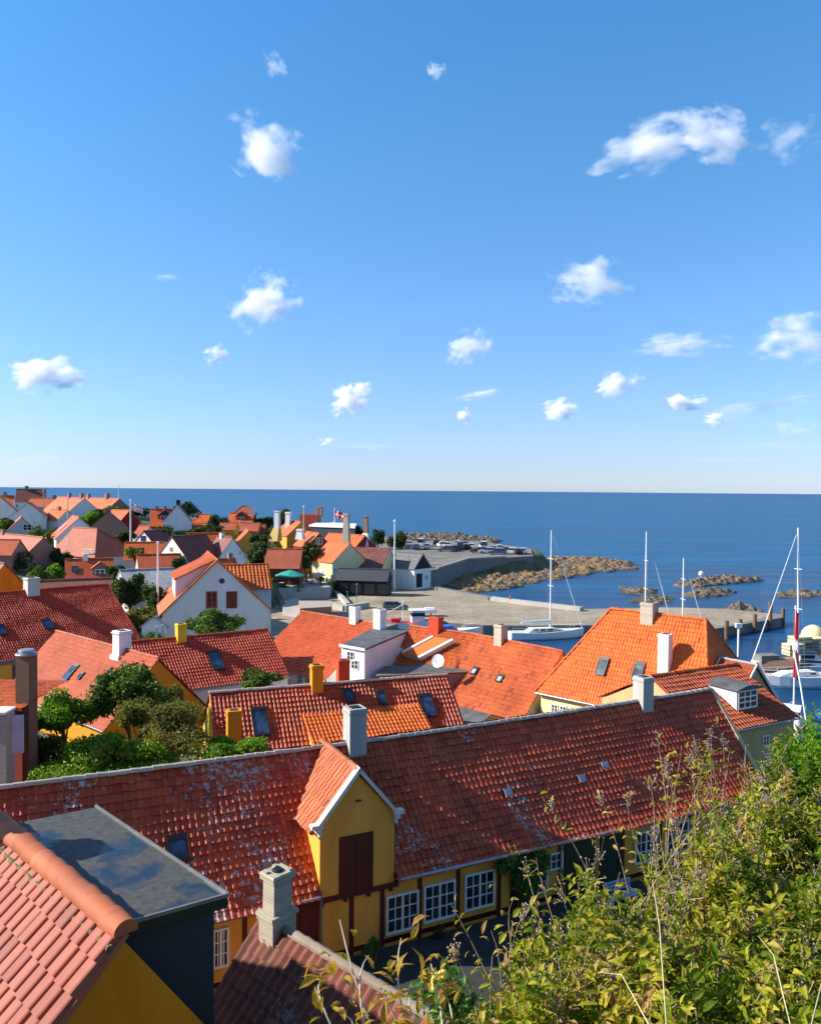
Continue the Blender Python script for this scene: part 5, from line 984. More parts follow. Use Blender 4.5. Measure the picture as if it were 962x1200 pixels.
for k in range(5): g.tube([WP(u0+.1*k-.2, 7, .12), WP(u0+.12*k-.25, 7.8, .14), WP(u0+.35*k-.75, 9.0, .15)], [.03, .025, .01], 5)
g.build('stems', Twig, t)
def wallbush(label, px, py, off, rx, rz, n_, leaf, mat, seed, name='bush'):
    p = wx(px, py, off); t = thing(name, label, 'bush', (p[0], p[1], 6.95)); crown(t, (p[0], p[1], p[2]), (rx, rx, rz), n_, leaf, mat, seed, 6, name='leaves'); g = G()
    for k in range(4): g.tube([(p[0], p[1], 6.9), (p[0]+rx*.3*math.cos(k*1.6), p[1]+rx*.3*math.sin(k*1.6), p[2])], [.03, .012], 5)
    g.build('stems', Twig, t)
wallbush('small green rose bush against the wall right of the dormer', 436, 1118, 1.1, .6, .55, 1500, .09, L_ivy, 91)
wallbush('dark narrow shrub below the middle window', 515, 1100, .5, .3, .6, 700, .08, L_dark, 92)

# ------------------------------------------------------------------ foreground shrubs
def bentleaves(g, base, dirv, up, L, Wd, t, curl=.35):
    """leaves of three bent segments: base points, direction, upward normal"""
    n = len(base); s = np.cross(dirv, up); s /= np.linalg.norm(s, axis=1)[:, None]+1e-9; nn = np.cross(s, dirv); L = L[:, None]; Wd = Wd[:, None]
    st = [(0, .12, 0), (.33, 1, .10), (.68, .82, .04), (1., .04, -.28)]; rows = []
    for a, w_, c_ in st:
        ctr = base+dirv*L*a+nn*L*c_*curl*2
        rows += [ctr-s*Wd*w_*.5+nn*Wd*w_*.18, ctr, ctr+s*Wd*w_*.5+nn*Wd*w_*.18]
    v = np.stack(rows, 1).reshape(-1, 3); i = np.arange(n)[:, None]*12; f = []
    for k in range(3):
        for m_ in range(2): a = k*3+m_; f.append(np.hstack([i+a, i+a+1, i+a+4, i+a+3]))
    g.add(v, np.vstack(f), np.tile(t, 6))
def shrub(name, label, stems, mat, seed, leafL=.075, per=34, lw=.36, seedheads=0., sm=None, low=0., trad=.006, tvr=(0, 1), cat='shrub', zone=.62):
    r = np.random.default_rng(seed); b0 = np.mean([s[0] for s in stems], 0); t = thing(name, label, cat, b0); gs = G(); gl = G(); gh = G(); anyh = False
    for (b, tip, bend) in stems:
        b = np.array(b, float); tip = np.array(tip, float); m1 = b*.6+tip*.4+V3(*(r.normal(0, .05, 2)), .08); m2 = b*.25+tip*.75+V3(*(r.normal(0, .04, 2)), .10*bend)
        ts = np.linspace(0, 1, 9)[:, None]; P = (1-ts)**3*b+3*(1-ts)**2*ts*m1+3*(1-ts)*ts**2*m2+ts**3*tip; gs.tube(list(P), list(np.linspace(trad, trad*.3, 9)), 4, t=r.random(), cap=False)
        k = max(4, int(per*r.uniform(.6, 1.3))); tt = 1-zone*r.random(k)**1.0; tt = np.clip(tt, 0, 1)[:, None]; Q = (1-tt)**3*b+3*(1-tt)**2*tt*m1+3*(1-tt)*tt**2*m2+tt**3*tip
        Q = Q+r.normal(0, .035, (k, 3)); ax = nrm(tip-m1); a_ = r.normal(0, 1, (k, 3)); a_ -= (a_@ax)[:, None]*ax; a_ /= np.linalg.norm(a_, axis=1)[:, None]; dv = a_*.85+ax*.55+r.normal(0, .2, (k, 3)); dv /= np.linalg.norm(dv, axis=1)[:, None]
        up = V3(0, 0, 1)+r.normal(0, .45, (k, 3)); Ls = leafL*r.uniform(.5, 1.25, k); tb = r.uniform(*tvr); tv = np.clip(tb*.55+.45*r.uniform(*tvr, k)+r.normal(0, .08, k), 0, 1); bentleaves(gl, Q, dv, up, Ls, Ls*lw*r.uniform(.8, 1.2, k), tv, curl=r.uniform(.1, .6))
        if r.random() < seedheads:
            anyh = True; nb = r.integers(10, 26); o = tip+r.normal(0, .022, (nb, 3))*V3(1, 1, 1.7)
            for q in o: gh.tube([tip-ax*.05, q], .0015, 3, cap=False); gh.blob(q, .006, r.random(), 4)
    gs.build('stems', sm or Twig, t); gl.build('leaves', mat, t)
    if anyh: gh.build('seed_heads', Seed, t)['kind'] = 'stuff'
    return t
def xb(Y): return np.interp(Y, [2.2, 3.2, 3.57, 3.86, 4.48, 5.07, 6, 7, 9], [-.15, .08, .32, .66, 1.25, 1.75, 2.4, 3.1, 4.4])
def canopy(x, Y):
    e = np.clip((x-xb(Y))/.55, 0, 1); zc = np.interp(Y, [2.2, 3, 4, 5.3, 6.3, 7.5, 9], [22.12, 22.05, 21.98, 21.98, 21.95, 21.85, 21.4]); return zc-.55*(1-e)**1.6+.10*math.sin(x*5+Y*3)+.07*math.sin(x*11-Y*7)
def zone_stems(n_, xr, yr, seed, hgt=(.9, 1.5), spread=.25, jz=.16):
    r = random.Random(seed); out = []
    for _ in range(n_*3):
        Y = r.uniform(*yr); x = r.uniform(*xr)
        if x < xb(Y)-.03: continue
        zc = canopy(x, Y)+r.gauss(-.05, jz); h_ = r.uniform(*hgt); out.append(((x+r.gauss(0, spread), Y+r.gauss(0, spread)+.1, zc-h_), (x, Y, zc), r.uniform(-1, 1.4)))
        if len(out) >= n_: break
    return out
shrub('shrub', 'autumn-tinted yellow shrub with dry seed heads nearest the camera at bottom centre', zone_stems(125, (-.1, 1.0), (2.35, 3.4), 1), L_fore, 1, .06, 105, seedheads=.22, tvr=(.1, 1))
shrub('shrub', 'yellow-green shrub filling the lower right corner of the photo', zone_stems(120, (.75, 1.9), (2.5, 3.7), 2), L_fore, 2, .06, 112, seedheads=.2, tvr=(.05, .85))
shrub('shrub', 'golden shrub in front of the longhouse lane with many bare twigs', zone_stems(150, (.3, 1.7), (3.3, 4.6), 3), L_fore, 3, .058, 92, seedheads=.4, tvr=(.15, 1))
shrub('shrub', 'greener shrub in the middle right with broad fresh leaves', zone_stems(110, (1.6, 2.6), (3.5, 5.0), 4), L_fore, 4, .064, 105, seedheads=.15, tvr=(0, .6))
shrub('shrub', 'pinkish brown seeding shrub before the right end of the longhouse', zone_stems(105, (1.3, 2.6), (4.6, 5.9), 5), L_fore, 5, .058, 74, seedheads=.75, tvr=(.2, 1))
shrub('shrub', 'mixed olive shrub at the right edge below the fresh green one', zone_stems(110, (2.3, 3.6), (4.8, 6.4), 6), L_fore, 6, .062, 100, seedheads=.3, tvr=(0, .75))
shrub('shrub', 'dense fresh green shrub at the right edge below the white motorboat', zone_stems(170, (2.7, 4.3), (6.0, 7.6), 7, jz=.1), L_green, 7, .064, 120, seedheads=0, tvr=(0, 1), zone=.8)
tall = [((px_, py_), Y) for px_, py_, Y in ((655, 1015, 4.6), (735, 925, 5.2), (800, 870, 5.6), (775, 890, 5.5), (830, 862, 6.0), (812, 850, 6.2), (860, 872, 6.2), (600, 1065, 4.0), (562, 1085, 3.7), (628, 1030, 4.3), (690, 1000, 4.6), (848, 868, 6.1), (790, 920, 5.3), (745, 950, 5.))]
st = []
for (q, Y) in tall:
    p = PY(*q, Y); rr = random.Random(int(q[0])); 
    for k in range(3): st.append(((p[0]+rr.gauss(.1, .15), p[1]+rr.gauss(0, .12), p[2]-1.1), p+V3(rr.gauss(0, .13), rr.gauss(0, .08), rr.gauss(-.1, .1)), rr.uniform(-1, 1.5)))
shrub('shrub', 'row of tall bare-topped stems standing out of the shrubs against the dark roof', st, L_fore, 8, .06, 16, seedheads=.55, tvr=(.3, 1), zone=.7)
st = [(PY(a, 1290, 2.55), PY(b, c_, Y), e_) for a, b, c_, Y, e_ in ((470, 398, 1078, 2.75, .6), (455, 432, 1120, 2.7, 1), (500, 470, 1100, 2.8, .2), (520, 505, 1130, 2.8, .5), (440, 385, 1150, 2.65, 1.2), (500, 450, 1160, 2.6, .6), (530, 480, 1170, 2.6, .6), (420, 405, 1190, 2.5, .4), (545, 520, 1165, 2.7, .3))]
shrub('sapling', 'golden-leaved sprig on pale stems before the dark little roof', st, L_gold, 10, .072, 11, lw=.34, tvr=(.3, 1), sm=M_plain('pale_stem', (.45, .38, .28), .8), cat='sapling', zone=.6)
st = [(PY(515+a*4, 1230, 3.4), PY(500+a*9, 1150+abs(a-2)*9, 3.4), .5) for a in range(6)]
shrub('rose_bush', 'small green bush with yellow roses at bottom centre', st, L_ivy, 11, .045, 60, lw=.6, cat='rose bush', zone=.8)
g = G(); t = thing('rose', 'round yellow rose blooms on the small green bush at bottom centre', 'rose', PY(510, 1150, 3.4)); 
for px, py in ((510, 1147), (519, 1143), (508, 1157)): p = PY(px, py, 3.3); g.blob(p, .022, .8, 8); 
g.build('bloom', M_plain('rose_yellow', (.75, .6, .12), .6), t)
g = G(); r = random.Random(4)
for k in range(5):
    x0 = r.uniform(720, 980); p0 = PY(x0, 1210, r.uniform(2.3, 2.9)); p1 = PY(x0+r.uniform(-120, 140), r.uniform(1010, 1150), r.uniform(2.6, 3.3)); m = (p0+p1)/2+V3(0, 0, .08); g.tube([p0, m, p1], [.0022, .0018, .0008], 4, r.random(), cap=False)
tag(g.build('dry_grass_stalks', M_plain('straw', (.55, .45, .25), .8), org=PY(850, 1200, 2.6)), 'long straw-coloured grass stalks crossing the lower right corner', 'grass', kind='stuff')

for i, (px, py, lab) in enumerate([(320, 679, 'potted green shrub at the left end of the terrace'), (334, 688.5, 'planter bush at the front left of the terrace parapet'), (351, 689.5, 'planter bush at the front middle of the terrace parapet'), (390, 683, 'green bush between the terrace and the black shed'), (376, 678, 'small bush behind the salmon parasol')]): tree(lab, px, py, 172-(i in (1, 2))*5, 1.1, .8, 900, .3, L_mid, 140+i, name='bush', cat='bush', group='bushes around the terrace', low=.4)
r = np.random.default_rng(77); st = []
for _ in range(45):
    Y = r.uniform(2.6, 5.6); x = xb(Y)+r.uniform(.05, .4*Y-.6 if .4*Y > .8 else .4); zc = canopy(x, Y)+r.uniform(-.02, .16); st.append(((x+r.normal(0, .2), Y+r.normal(0, .15), zc-.9), (x, Y, zc), r.uniform(-1, 1.5)))
shrub('dry_stalks', 'thin pinkish brown dead stalks standing up all through the shrubs', st, L_fore, 12, .045, 7, seedheads=.55, tvr=(.7, 1), cat='dry stalks', zone=.5)

# ================================================================== BOATS, CARS, PEOPLE, FLAGS, CLOUDS
def hull(L, B, D, sheer=.25, n=11, transom=.75):
    """sailing hull along +x, stern at 0, deck edge at z=D, returns (verts, faces)"""
    v = []; sec = 7
    for i in range(n):
        x = L*i/(n-1); t_ = i/(n-1); b = B/2*(transom+(1-transom)*math.sin(min(1, t_/.45)*math.pi/2) if t_ < .45 else max(0, 1-((t_-.45)/.55)**2.2)); zt = D+sheer*(2*abs(t_-.4))**1.5; zb_ = -.35+.35*max(0, (t_-.75)/.25)**2*1.5
        for k in range(sec): a = math.pi*k/(sec-1); y = -b*math.cos(a); w_ = abs(math.cos(a))**.45; v.append((x+.25*t_*(1-math.sin(a)), b*(-1 if math.cos(a) > 0 else 1)*w_, zt+(zb_-zt)*math.sin(a)**.7))
    f = [[i*sec+k, (i+1)*sec+k, (i+1)*sec+k+1, i*sec+k+1] for i in range(n-1) for k in range(sec-1)]+[[k for k in range(sec)]]
    deck = [[i*sec, i*sec+sec-1, (i+1)*sec+sec-1, (i+1)*sec] for i in range(n-1)]
    return v, f, deck
def place(t, p, ang, lean=0): t.location = tuple(p); t.rotation_euler = (lean, 0, ang)
def sailboat(label, p, ang, L=11.5, B=3.4, D=1.15, mast=16., mx=.56, stripe=None, lean=0, boom=True, hullm=None, cover=None):
    t = thing('sailboat', label, 'sailboat'); v, f, dk = hull(L, B, D)
    g = G(); g.add(v, f); hb = g.build('hull', hullm or W_white, t, smooth=False)
    g = G(); g.add([(a, b, c-.04) for a, b, c in v], dk); g.build('deck', Teak if stripe else M_plain('deck_grey', (.6, .58, .52), .6), t)
    g = G(); g.ext([(L*.22, -B*.27, D+.0), (L*.30, -B*.25, D+.6), (L*.60, -B*.2, D+.5), (L*.72, -B*.1, D+.1)], (0, B*.5, 0)); cb = g.build('cabin', W_white, t, recalc=True)
    for k in range(3): g = G(); g.box((L*(.33+k*.1), 0, D+.32), (.7, B*.52, .18)); g.build('window', Mt_dark, cb)
    mz = D+.3; g = G(); g.tube([(L*mx, 0, D), (L*mx, 0, D+mast)], [.13, .09], 8); ms = g.build('mast', Mt_white, t)
    for hh in (.45, .72): g = G(); g.tube([(L*mx, -.9, D+mast*hh), (L*mx, .9, D+mast*hh)], .04, 5); g.build('spreader', Mt_white, ms)
    g = G()
    for a, b in (((L*.99, 0, D+.3), (L*mx, 0, D+mast*.98)), ((L*mx, -B*.45, D+.1), (L*mx, -.9, D+mast*.45)), ((L*mx, B*.45, D+.1), (L*mx, .9, D+mast*.45)), ((L*mx, -.9, D+mast*.45), (L*mx, 0, D+mast*.9)), ((L*mx, .9, D+mast*.45), (L*mx, 0, D+mast*.9))): g.tube([a, b], .016, 4)
    rg = g.build('rigging', Mt_grey, t); rg['kind'] = 'stuff'
    g = G(); g.tube([(L*.985, 0, D+.4), (L*(mx+.02), 0, D+mast*.95)], [.075, .03], 6); g.build('furled_jib', W_white, t)
    if boom: g = G(); g.tube([(L*(mx-.02), 0, D+1.5), (L*.16, 0, D+1.45)], .09, 6); g.build('boom', Mt_white, t); g = G(); g.tube([(L*(mx-.03), 0, D+1.72), (L*.3, 0, D+1.66), (L*.17, 0, D+1.58)], [.26, .2, .12], 7); g.build('sail_cover', cover or W_white, t)
    g = G()
    for s in (-1, 1):
        pts = [(L*.02, s*B*.36, D+.95), (L*.3, s*B*.47, D+.72), (L*.6, s*B*.46, D+.72), (L*.85, s*B*.2, D+.85), (L*.99, 0, D+1.)]; g.tube(pts, .025, 4)
        for q in pts: g.tube([(q[0], q[1], D), q], .02, 4)
    rl = g.build('railing', Mt_white, t); rl['kind'] = 'stuff'
    if stripe: g = G(); [g.box((L*(.25+.22*k), 0, D*.55), (.55, B*1.0, .25)) for k in range(1)]; 
    place(t, p, ang, lean); return t
b0 = PZ(596, 750, 0); b1 = PZ(683, 746, 0); sailboat('white sailboat with a bare tall mast moored alongside the gravel quay', (b0[0], b0[1], 0), math.atan2(b1[1]-b0[1], b1[0]-b0[0]), L=np.linalg.norm(b1-b0), B=3.3, D=1.15, mast=16.5, mx=.55)
q = PZ(754, 752, 0); sailboat('sailboat hidden behind the bright hipped roof with its mast left of the brick chimney', (q[0]-6.5, q[1]-1, 0), R(4), mast=16.6, L=11.5, mx=.57)
q = PZ(803, 752, 0); sailboat('smaller sailboat hidden behind the hipped roof showing only a short mast', (q[0]-5, q[1]+1, 0), R(6), mast=12.2, L=9, mx=.56)
q = PZ(933, 806, 0); sailboat('large white yacht with leaning mast at the right edge by the flag', (q[0]+6.0, q[1]+1.2, 0), R(184), mast=18.4, L=12, B=3.6, D=1.35, mx=.45, lean=R(2.2), cover=M_plain('sail_cover_dark', (.05, .06, .09), .7))
def motorboat(label, p, ang, L=8, B=2.8, D=1.2, top=Bl_blue, cabin=True, name='motorboat', scale=1):
    t = thing(name, label, 'motorboat'); v, f, dk = hull(L, B, D, .35); g = G(); g.add(v, f); g.build('hull', W_white, t); g = G(); g.add([(a, b, c-.05) for a, b, c in v], dk); g.build('deck', W_white, t)
    if cabin:
        g = G(); g.ext([(L*.3, -B*.34, D), (L*.3, -B*.32, D+1.5), (L*.55, -B*.3, D+1.5), (L*.7, -B*.28, D+.3), (L*.72, -B*.26, D)], (0, B*.64, 0)); c = g.build('cabin', W_white, t, recalc=True)
        g = G(); g.box((L*.42, 0, D+1.05), (L*.2, B*.67, .45)); g.build('window', Mt_dark, c); g = G(); g.ext([(L*.556, -B*.27, D+1.44), (L*.69, -B*.25, D+.42), (L*.70, -B*.25, D+.44), (L*.566, -B*.27, D+1.46)], (0, B*.5, 0)); g.build('windscreen', Glass, c, recalc=True)
        g = G(); g.box((L*.42, 0, D+1.57), (L*.36, B*.74, .1)); g.build('roof', top, c)
    else:
        g = G(); g.ext([(L*.05, -B*.42, D+.02), (L*.08, -B*.35, D+.5), (L*.5, -B*.3, D+.75), (L*.62, -B*.34, D+.1)], (0, B*.72, 0)); g.build('cover', top, t, recalc=True)
    g = G(); g.tube([(L*.7, -B*.3, D+.2), (L*.75, -B*.28, D+.8), (L*1.0, 0, D+1.15), (L*.75, B*.28, D+.8), (L*.7, B*.3, D+.2)], .03, 5); g.build('bow_rail', Mt_white, t)
    place(t, p, ang); t.scale = (scale,)*3; return t
q = PZ(524, 747, 0); motorboat('white motorboat with a blue cover lying bow right behind the red chimney', (q[0]-4, q[1], 0), R(3), L=9.2, cabin=False)
q = PZ(940, 872, 0); motorboat('big white motorboat at the lower right beside the yellow-green shrub', (q[0]-2.2, q[1]-1.5, .3), R(62), L=7.5, B=2.8, D=1.3, top=W_white)
q = PZ(968, 868, 0); motorboat('white boat with a blue cover at the right edge below the yacht', (q[0]-1, q[1], 0), R(40), L=8, B=3, D=1.3, cabin=False)
q = PZ(940, 790, 0); motorboat('dark-roofed motorboat moored under the pier with crates', (q[0]-3, q[1]+1, 0), R(2), L=9, B=3, top=Mt_dark); q = PZ(915, 788, 0); motorboat('small cream boat nearest the hipped house gable', (q[0]-4, q[1]+.5, 0), R(-4), L=6.5, B=2.4, D=.9, cabin=False, top=M_plain('cream_cover', (.6, .55, .42), .7))
# fishing boat with red net gear
q = PZ(480, 741, 0); t = thing('fishing_boat', 'white fishing boat with red gear and a pale wheelhouse behind the white chimneys', 'fishing boat'); L_b = 9.5; v, f, dk = hull(L_b, 3.3, 1.6, .6); g = G(); g.add(v, f); g.build('hull', W_white, t); g = G(); g.add([(a, b, c-.05) for a, b, c in v], dk); g.build('deck', Bl_red, t)
g = G(); g.box((L_b*.62, 0, 2.6), (2.2, 2., 2.)); c = g.build('wheelhouse', W_white, t); g = G(); g.box((L_b*.62, 0, 3.0), (2.26, 2.06, .6)); g.build('window', Mt_dark, c); g = G(); g.box((L_b*.62, 0, 3.68), (2.9, 2.5, .14)); g.build('roof', W_white, c)
g = G(); g.tube([(L_b*.35, 0, 1.5), (L_b*.35, 0, 5.4)], .1, 6); g.tube([(L_b*.35, 0, 4.6), (L_b*.08, 0, 3.2)], .06, 5); g.build('mast', Mt_white, t); g = G(); g.box((L_b*.22, 0, 2.0), (1.6, 1.4, .6)); g.blob((L_b*.3, .6, 2.1), .35); g.build('net_gear', Bl_red, t); place(t, (q[0]-4.5, q[1], 0), R(8))
g = G(); q = PZ(497, 722, qz); g.box((q[0], q[1], qz+.9), (4.2, 1.9, .5), (1, .15, 0)); g.frustum((q[0]+1, q[1], qz+1.16), (q[0]+1, q[1], qz+1.5), (2, 1.4), (1.6, 1.1)); t = g.build('trailer_boat', W_white, org=q); tag(t, 'small white boat upturned on red trestles right of the car', 'dinghy'); g = G()
for dx in (-1.4, 1.2): g.box((q[0]+dx, q[1], qz+.32), (.2, 1.8, .62)); 
t = thing('trestle', 'pair of red trestles carrying the small white boat', 'trestle', q); g.build('trestle_frame', Bl_red, t)
def car(label, col, p, ang, L=4.3, van=False):
    t = thing('parked_car', label, 'car'); H_ = 1.45 if not van else 2.1; W_ = 1.75; g = G()
    pr = [(-L/2, .3), (-L/2, .85), (-L/2+.1, .95), (L/2-1.25, .95), (L/2-.15, .78), (L/2, .6), (L/2, .3)] if not van else [(-L/2, .3), (-L/2, 1.1), (L/2-1., 1.1), (L/2-.1, .95), (L/2, .7), (L/2, .3)]
    g.ext([(x, -W_/2, z) for x, z in pr], (0, W_, 0)); g.build('body', col, t, recalc=True)
    top = [(-L/2+.15, .95), (-L/2+.5, H_-.04), (-L/2+.8, H_), (L/2-2.0, H_), (L/2-1.2, .95)] if not van else [(-L/2+.02, 1.1), (-L/2+.08, H_), (L/2-1.4, H_), (L/2-.8, 1.1)]
    v = [(x, s*(W_/2-(.05 if z < 1.2 else .2)), z) for s in (-1, 1) for x, z in top]; n_ = len(top); g = G(); g.add(v, [list(range(n_)), list(range(n_, 2*n_))[::-1]]+[[i, n_+i, n_+i+1, i+1] for i in range(n_-1)]); cb = g.build('cabin', Glass, t, recalc=True)
    g = G(); g.box(((top[1][0]+top[-2][0])/2, 0, H_+.01), (top[-2][0]-top[1][0], W_-.36, .05)); g.build('roof', col, cb)
    for sx in (-1, 1):
        for sy in (-1, 1): g = G(); g.tube([(sx*L*.31, sy*(W_/2-.2), .31), (sx*L*.31, sy*(W_/2+.01), .31)], .31, 12); w_ = g.build('wheel', P_black, t); g = G(); g.tube([(sx*L*.31, sy*(W_/2+.012), .31), (sx*L*.31, sy*(W_/2+.03), .31)], .18, 10); g.build('rim', Mt_grey, w_)
    for sy in (-1, 1): g = G(); g.box((L/2+.01, sy*.62, .68), (.05, .32, .16)); g.build('headlight', Mt_white, t); g = G(); g.box((-L/2-.01, sy*.68, .75), (.05, .24, .2)); g.build('tail_light', Bl_red, t)
    place(t, p, ang); return t
paint = {k: M_plain('car_%s' % k, c, .25, .2, var=.02, spec=.6) for k, c in {'white': (.75, .75, .75), 'black': (.02, .02, .022), 'silver': (.4, .41, .42), 'blue': (.06, .10, .2), 'red': (.4, .03, .03), 'grey': (.12, .13, .14)}.items()}
CARS = [(470, 641, 'grey', 80, 0, 'grey car at the left end of the parking row beside the round dark tree'), (479, 640, 'white', 95, 0, 'white car second from the left in the parking row'), (488, 644, 'blue', 85, 0, 'dark blue car in the nearer row left of the lone bush'), (494, 640, 'white', 80, 1, 'white van left of the lone bush'), (500, 643.5, 'silver', 90, 0, 'silver car just left of the lone bush'),
        (517, 641, 'white', 100, 0, 'white car just right of the lone bush'), (525, 641.5, 'white', 85, 0, 'white car second right of the lone bush'), (531, 645.5, 'black', 95, 0, 'black car in the nearer row right of the lone bush'), (539, 644, 'blue', 88, 1, 'dark blue van in the middle of the parking row'), (547, 644, 'black', 90, 0, 'black car right of the dark blue van'),
        (553, 643, 'white', 80, 0, 'white car right of the black one after the van'), (561, 648, 'black', 175, 0, 'black car parked broadside near the retaining wall'), (571, 648.5, 'white', 178, 0, 'white car parked broadside near the retaining wall'), (566, 643.5, 'white', 92, 1, 'white camper van behind the broadside white car'), (578, 646, 'silver', 85, 0, 'silver car right of the camper van'),
        (590, 647.5, 'grey', 100, 0, 'grey car third from the right end of the row'), (597, 649, 'white', 165, 0, 'white car second from the right end of the row'), (606, 649.5, 'black', 95, 0, 'black car second last before the rocks'), (613, 649, 'white', 80, 0, 'white car last in the row beside the rocks')]
CARS += [(459, 640.5, 'silver', 85, 0, 'silver car partly behind the round dark tree at the far left of the row'), (511, 638.5, 'black', 90, 0, 'black car in the far row behind the lone bush'), (536, 639.5, 'white', 88, 0, 'white car in the far row behind the dark blue van'), (544, 640, 'silver', 92, 0, 'silver car in the far row behind the black one'), (583, 650, 'blue', 172, 0, 'dark blue car broadside right of the broadside white one'), (585, 645, 'white', 92, 0, 'white car between the silver and grey cars at the row end'), (523, 646.5, 'grey', 175, 0, 'grey car broadside in front of the white pair')]
for px, py, c_, a_, vn, lab in CARS: p = PZ(px, py, tz); o_ = car(lab, paint[c_], (p[0], p[1], tz+.01), R(a_), 4.5 if not vn else 5.2, bool(vn)); o_.scale = (1.22,)*3; o_['group'] = 'cars parked on the raised car park'
p = PZ(463, 714, qz); car('dark grey estate car parked alone on the gravel quay', paint['grey'], (p[0], p[1], qz+.01), R(10), 4.8)
# people
def person(label, p, ang, shirt, trousers, pose='stand', hair=None):
    s = 1.
    if pose == 'stand': J = [(0, 0, .95), (0, 0, 1.2), (0, 0, 1.42), (0, 0, 1.52), (0, .01, 1.66), (0, .0, 1.74), (.19, 0, 1.40), (.25, .02, 1.13), (.24, .10, .88), (-.19, 0, 1.40), (-.25, .02, 1.13), (-.23, .08, .88), (.10, 0, .9), (.11, .03, .5), (.11, -.02, .08), (.12, .16, .04), (-.10, 0, .9), (-.12, .08, .5), (-.12, .10, .08), (-.12, .28, .04)]
    else: J = [(0, 0, .55), (0, -.02, .8), (0, 0, 1.0), (0, .02, 1.1), (0, .05, 1.23), (0, .05, 1.31), (.18, 0, .98), (.24, .08, .72), (.16, .32, .68), (-.18, 0, .98), (-.24, .08, .72), (-.16, .32, .68), (.10, .05, .53), (.12, .45, .53), (.12, .48, .1), (.12, .64, .05), (-.10, .05, .53), (-.12, .45, .53), (-.12, .48, .1), (-.12, .64, .05)]
    Ed = [(0, 1), (1, 2), (2, 3), (3, 4), (4, 5), (2, 6), (6, 7), (7, 8), (2, 9), (9, 10), (10, 11), (0, 12), (12, 13), (13, 14), (14, 15), (0, 16), (16, 17), (17, 18), (18, 19)]
    Rd = [.15, .14, .13, .055, .10, .07, .065, .05, .035, .065, .05, .035, .09, .065, .045, .04, .09, .065, .045, .04]
    me = bpy.data.meshes.new('person'); me.from_pydata(J, Ed, []); ob = bpy.data.objects.new('person', me); COL.objects.link(ob); sm = ob.modifiers.new('s', 'SKIN'); sm.use_smooth_shade = True
    for i, r_ in enumerate(Rd): me.skin_vertices[0].data[i].radius = (r_, r_*.85)
    me.skin_vertices[0].data[0].use_root = True; ob.modifiers.new('u', 'SUBSURF').levels = 1
    dg = bpy.context.evaluated_depsgraph_get(); m2 = bpy.data.meshes.new_from_object(ob.evaluated_get(dg)); bpy.data.objects.remove(ob); ob = bpy.data.objects.new('person', m2); COL.objects.link(ob); m2.materials.clear()
    for m_ in (Skin, shirt, trousers, hair or HairM): m2.materials.append(m_)
    zs = (.9, 1.46, 1.69) if pose == 'stand' else (.58, 1.06, 1.26)
    for pl in m2.polygons: z = pl.center.z; far_ = abs(pl.center.x) > .2 and pl.center.y > .05; leg = (pose != 'stand' and pl.center.y > .2 and z < .62); pl.material_index = 2 if z < zs[0] and not (far_ and z > .8) or leg else (1 if z < zs[1] and not far_ else (3 if z > zs[2] or (z > zs[1]+.08 and pl.center.y < -.02) else 0))
    ob.location = tuple(p); ob.rotation_euler = (0, 0, ang); tag(ob, label, 'person'); return ob
cl = {k: M_plain('cloth_%s' % k, c, .85, var=.05) for k, c in {'white': (.7, .7, .68), 'red': (.5, .05, .04), 'navy': (.03, .05, .12), 'black': (.02, .02, .02), 'blue': (.1, .2, .45), 'beige': (.5, .4, .3), 'pink': (.6, .25, .25), 'green': (.1, .2, .1)}.items()}
q = PZ(323, 709, qz); g = G()
for i, (px, py, sh, tr, lab) in enumerate([(323, 708, 'black', 'navy', 'standing person in black on the path right of the white gabled house'), (328, 711, 'blue', 'navy', 'standing person in a blue top beside the one in black'), (332, 713, 'red', 'black', 'standing person in dark red nearest the house gable corner')]): p = PZ(px, py, qz); person(lab, (p[0], p[1], qz+.006), R(30+60*i), cl[sh], cl[tr])
p = PZ(598, 706.2, qz); person('person in red sitting on the pale breakwater wall', (p[0], p[1]-.1, qz+.75-.47), R(160), cl['red'], cl['black'], 'sit')
p = PZ(590, 705, qz+1.2); 
def table(label, p):
    t = thing('cafe_table', label, 'table', p); g = G(); g.tube([(p[0], p[1], p[2]), (p[0], p[1], p[2]+.7)], .05, 6); g.lathe(p, [(.3, 0), (.3, .04)], 10); g.build('leg', Mt_dark, t); g = G(); g.lathe((p[0], p[1], p[2]+.7), [(.55, 0), (.55, .05)], 14); g.build('table_top', W_white, t)
def chair(label, p, ang):
    t = thing('cafe_chair', label, 'chair', (0, 0, 0), 'chairs on the restaurant terrace'); g = G(); g.box((0, 0, .45), (.45, .45, .05)); g.build('seat', W_brown, t); g = G(); g.box((0, -.22, .7), (.45, .04, .42)); g.build('backrest', W_brown, t)
    for a, b in ((-1, -1), (1, -1), (1, 1), (-1, 1)): g = G(); g.box((a*.2, b*.2, .22), (.04, .04, .44)); g.build('leg', W_brown, t)
    place(t, p, ang)
dz = 3.9; DIN = [(326, 685, 'white'), (333, 684, 'red'), (340, 686, 'navy'), (346, 683, 'black'), (352, 686, 'beige'), (359, 684, 'pink'), (366, 685, 'white'), (371, 682, 'red'), (377, 684, 'blue'), (383, 683, 'beige'), (349, 680, 'green'), (362, 679, 'white')]
nth = ['first', 'second', 'third', 'fourth', 'fifth', 'sixth', 'seventh', 'eighth', 'ninth', 'tenth']
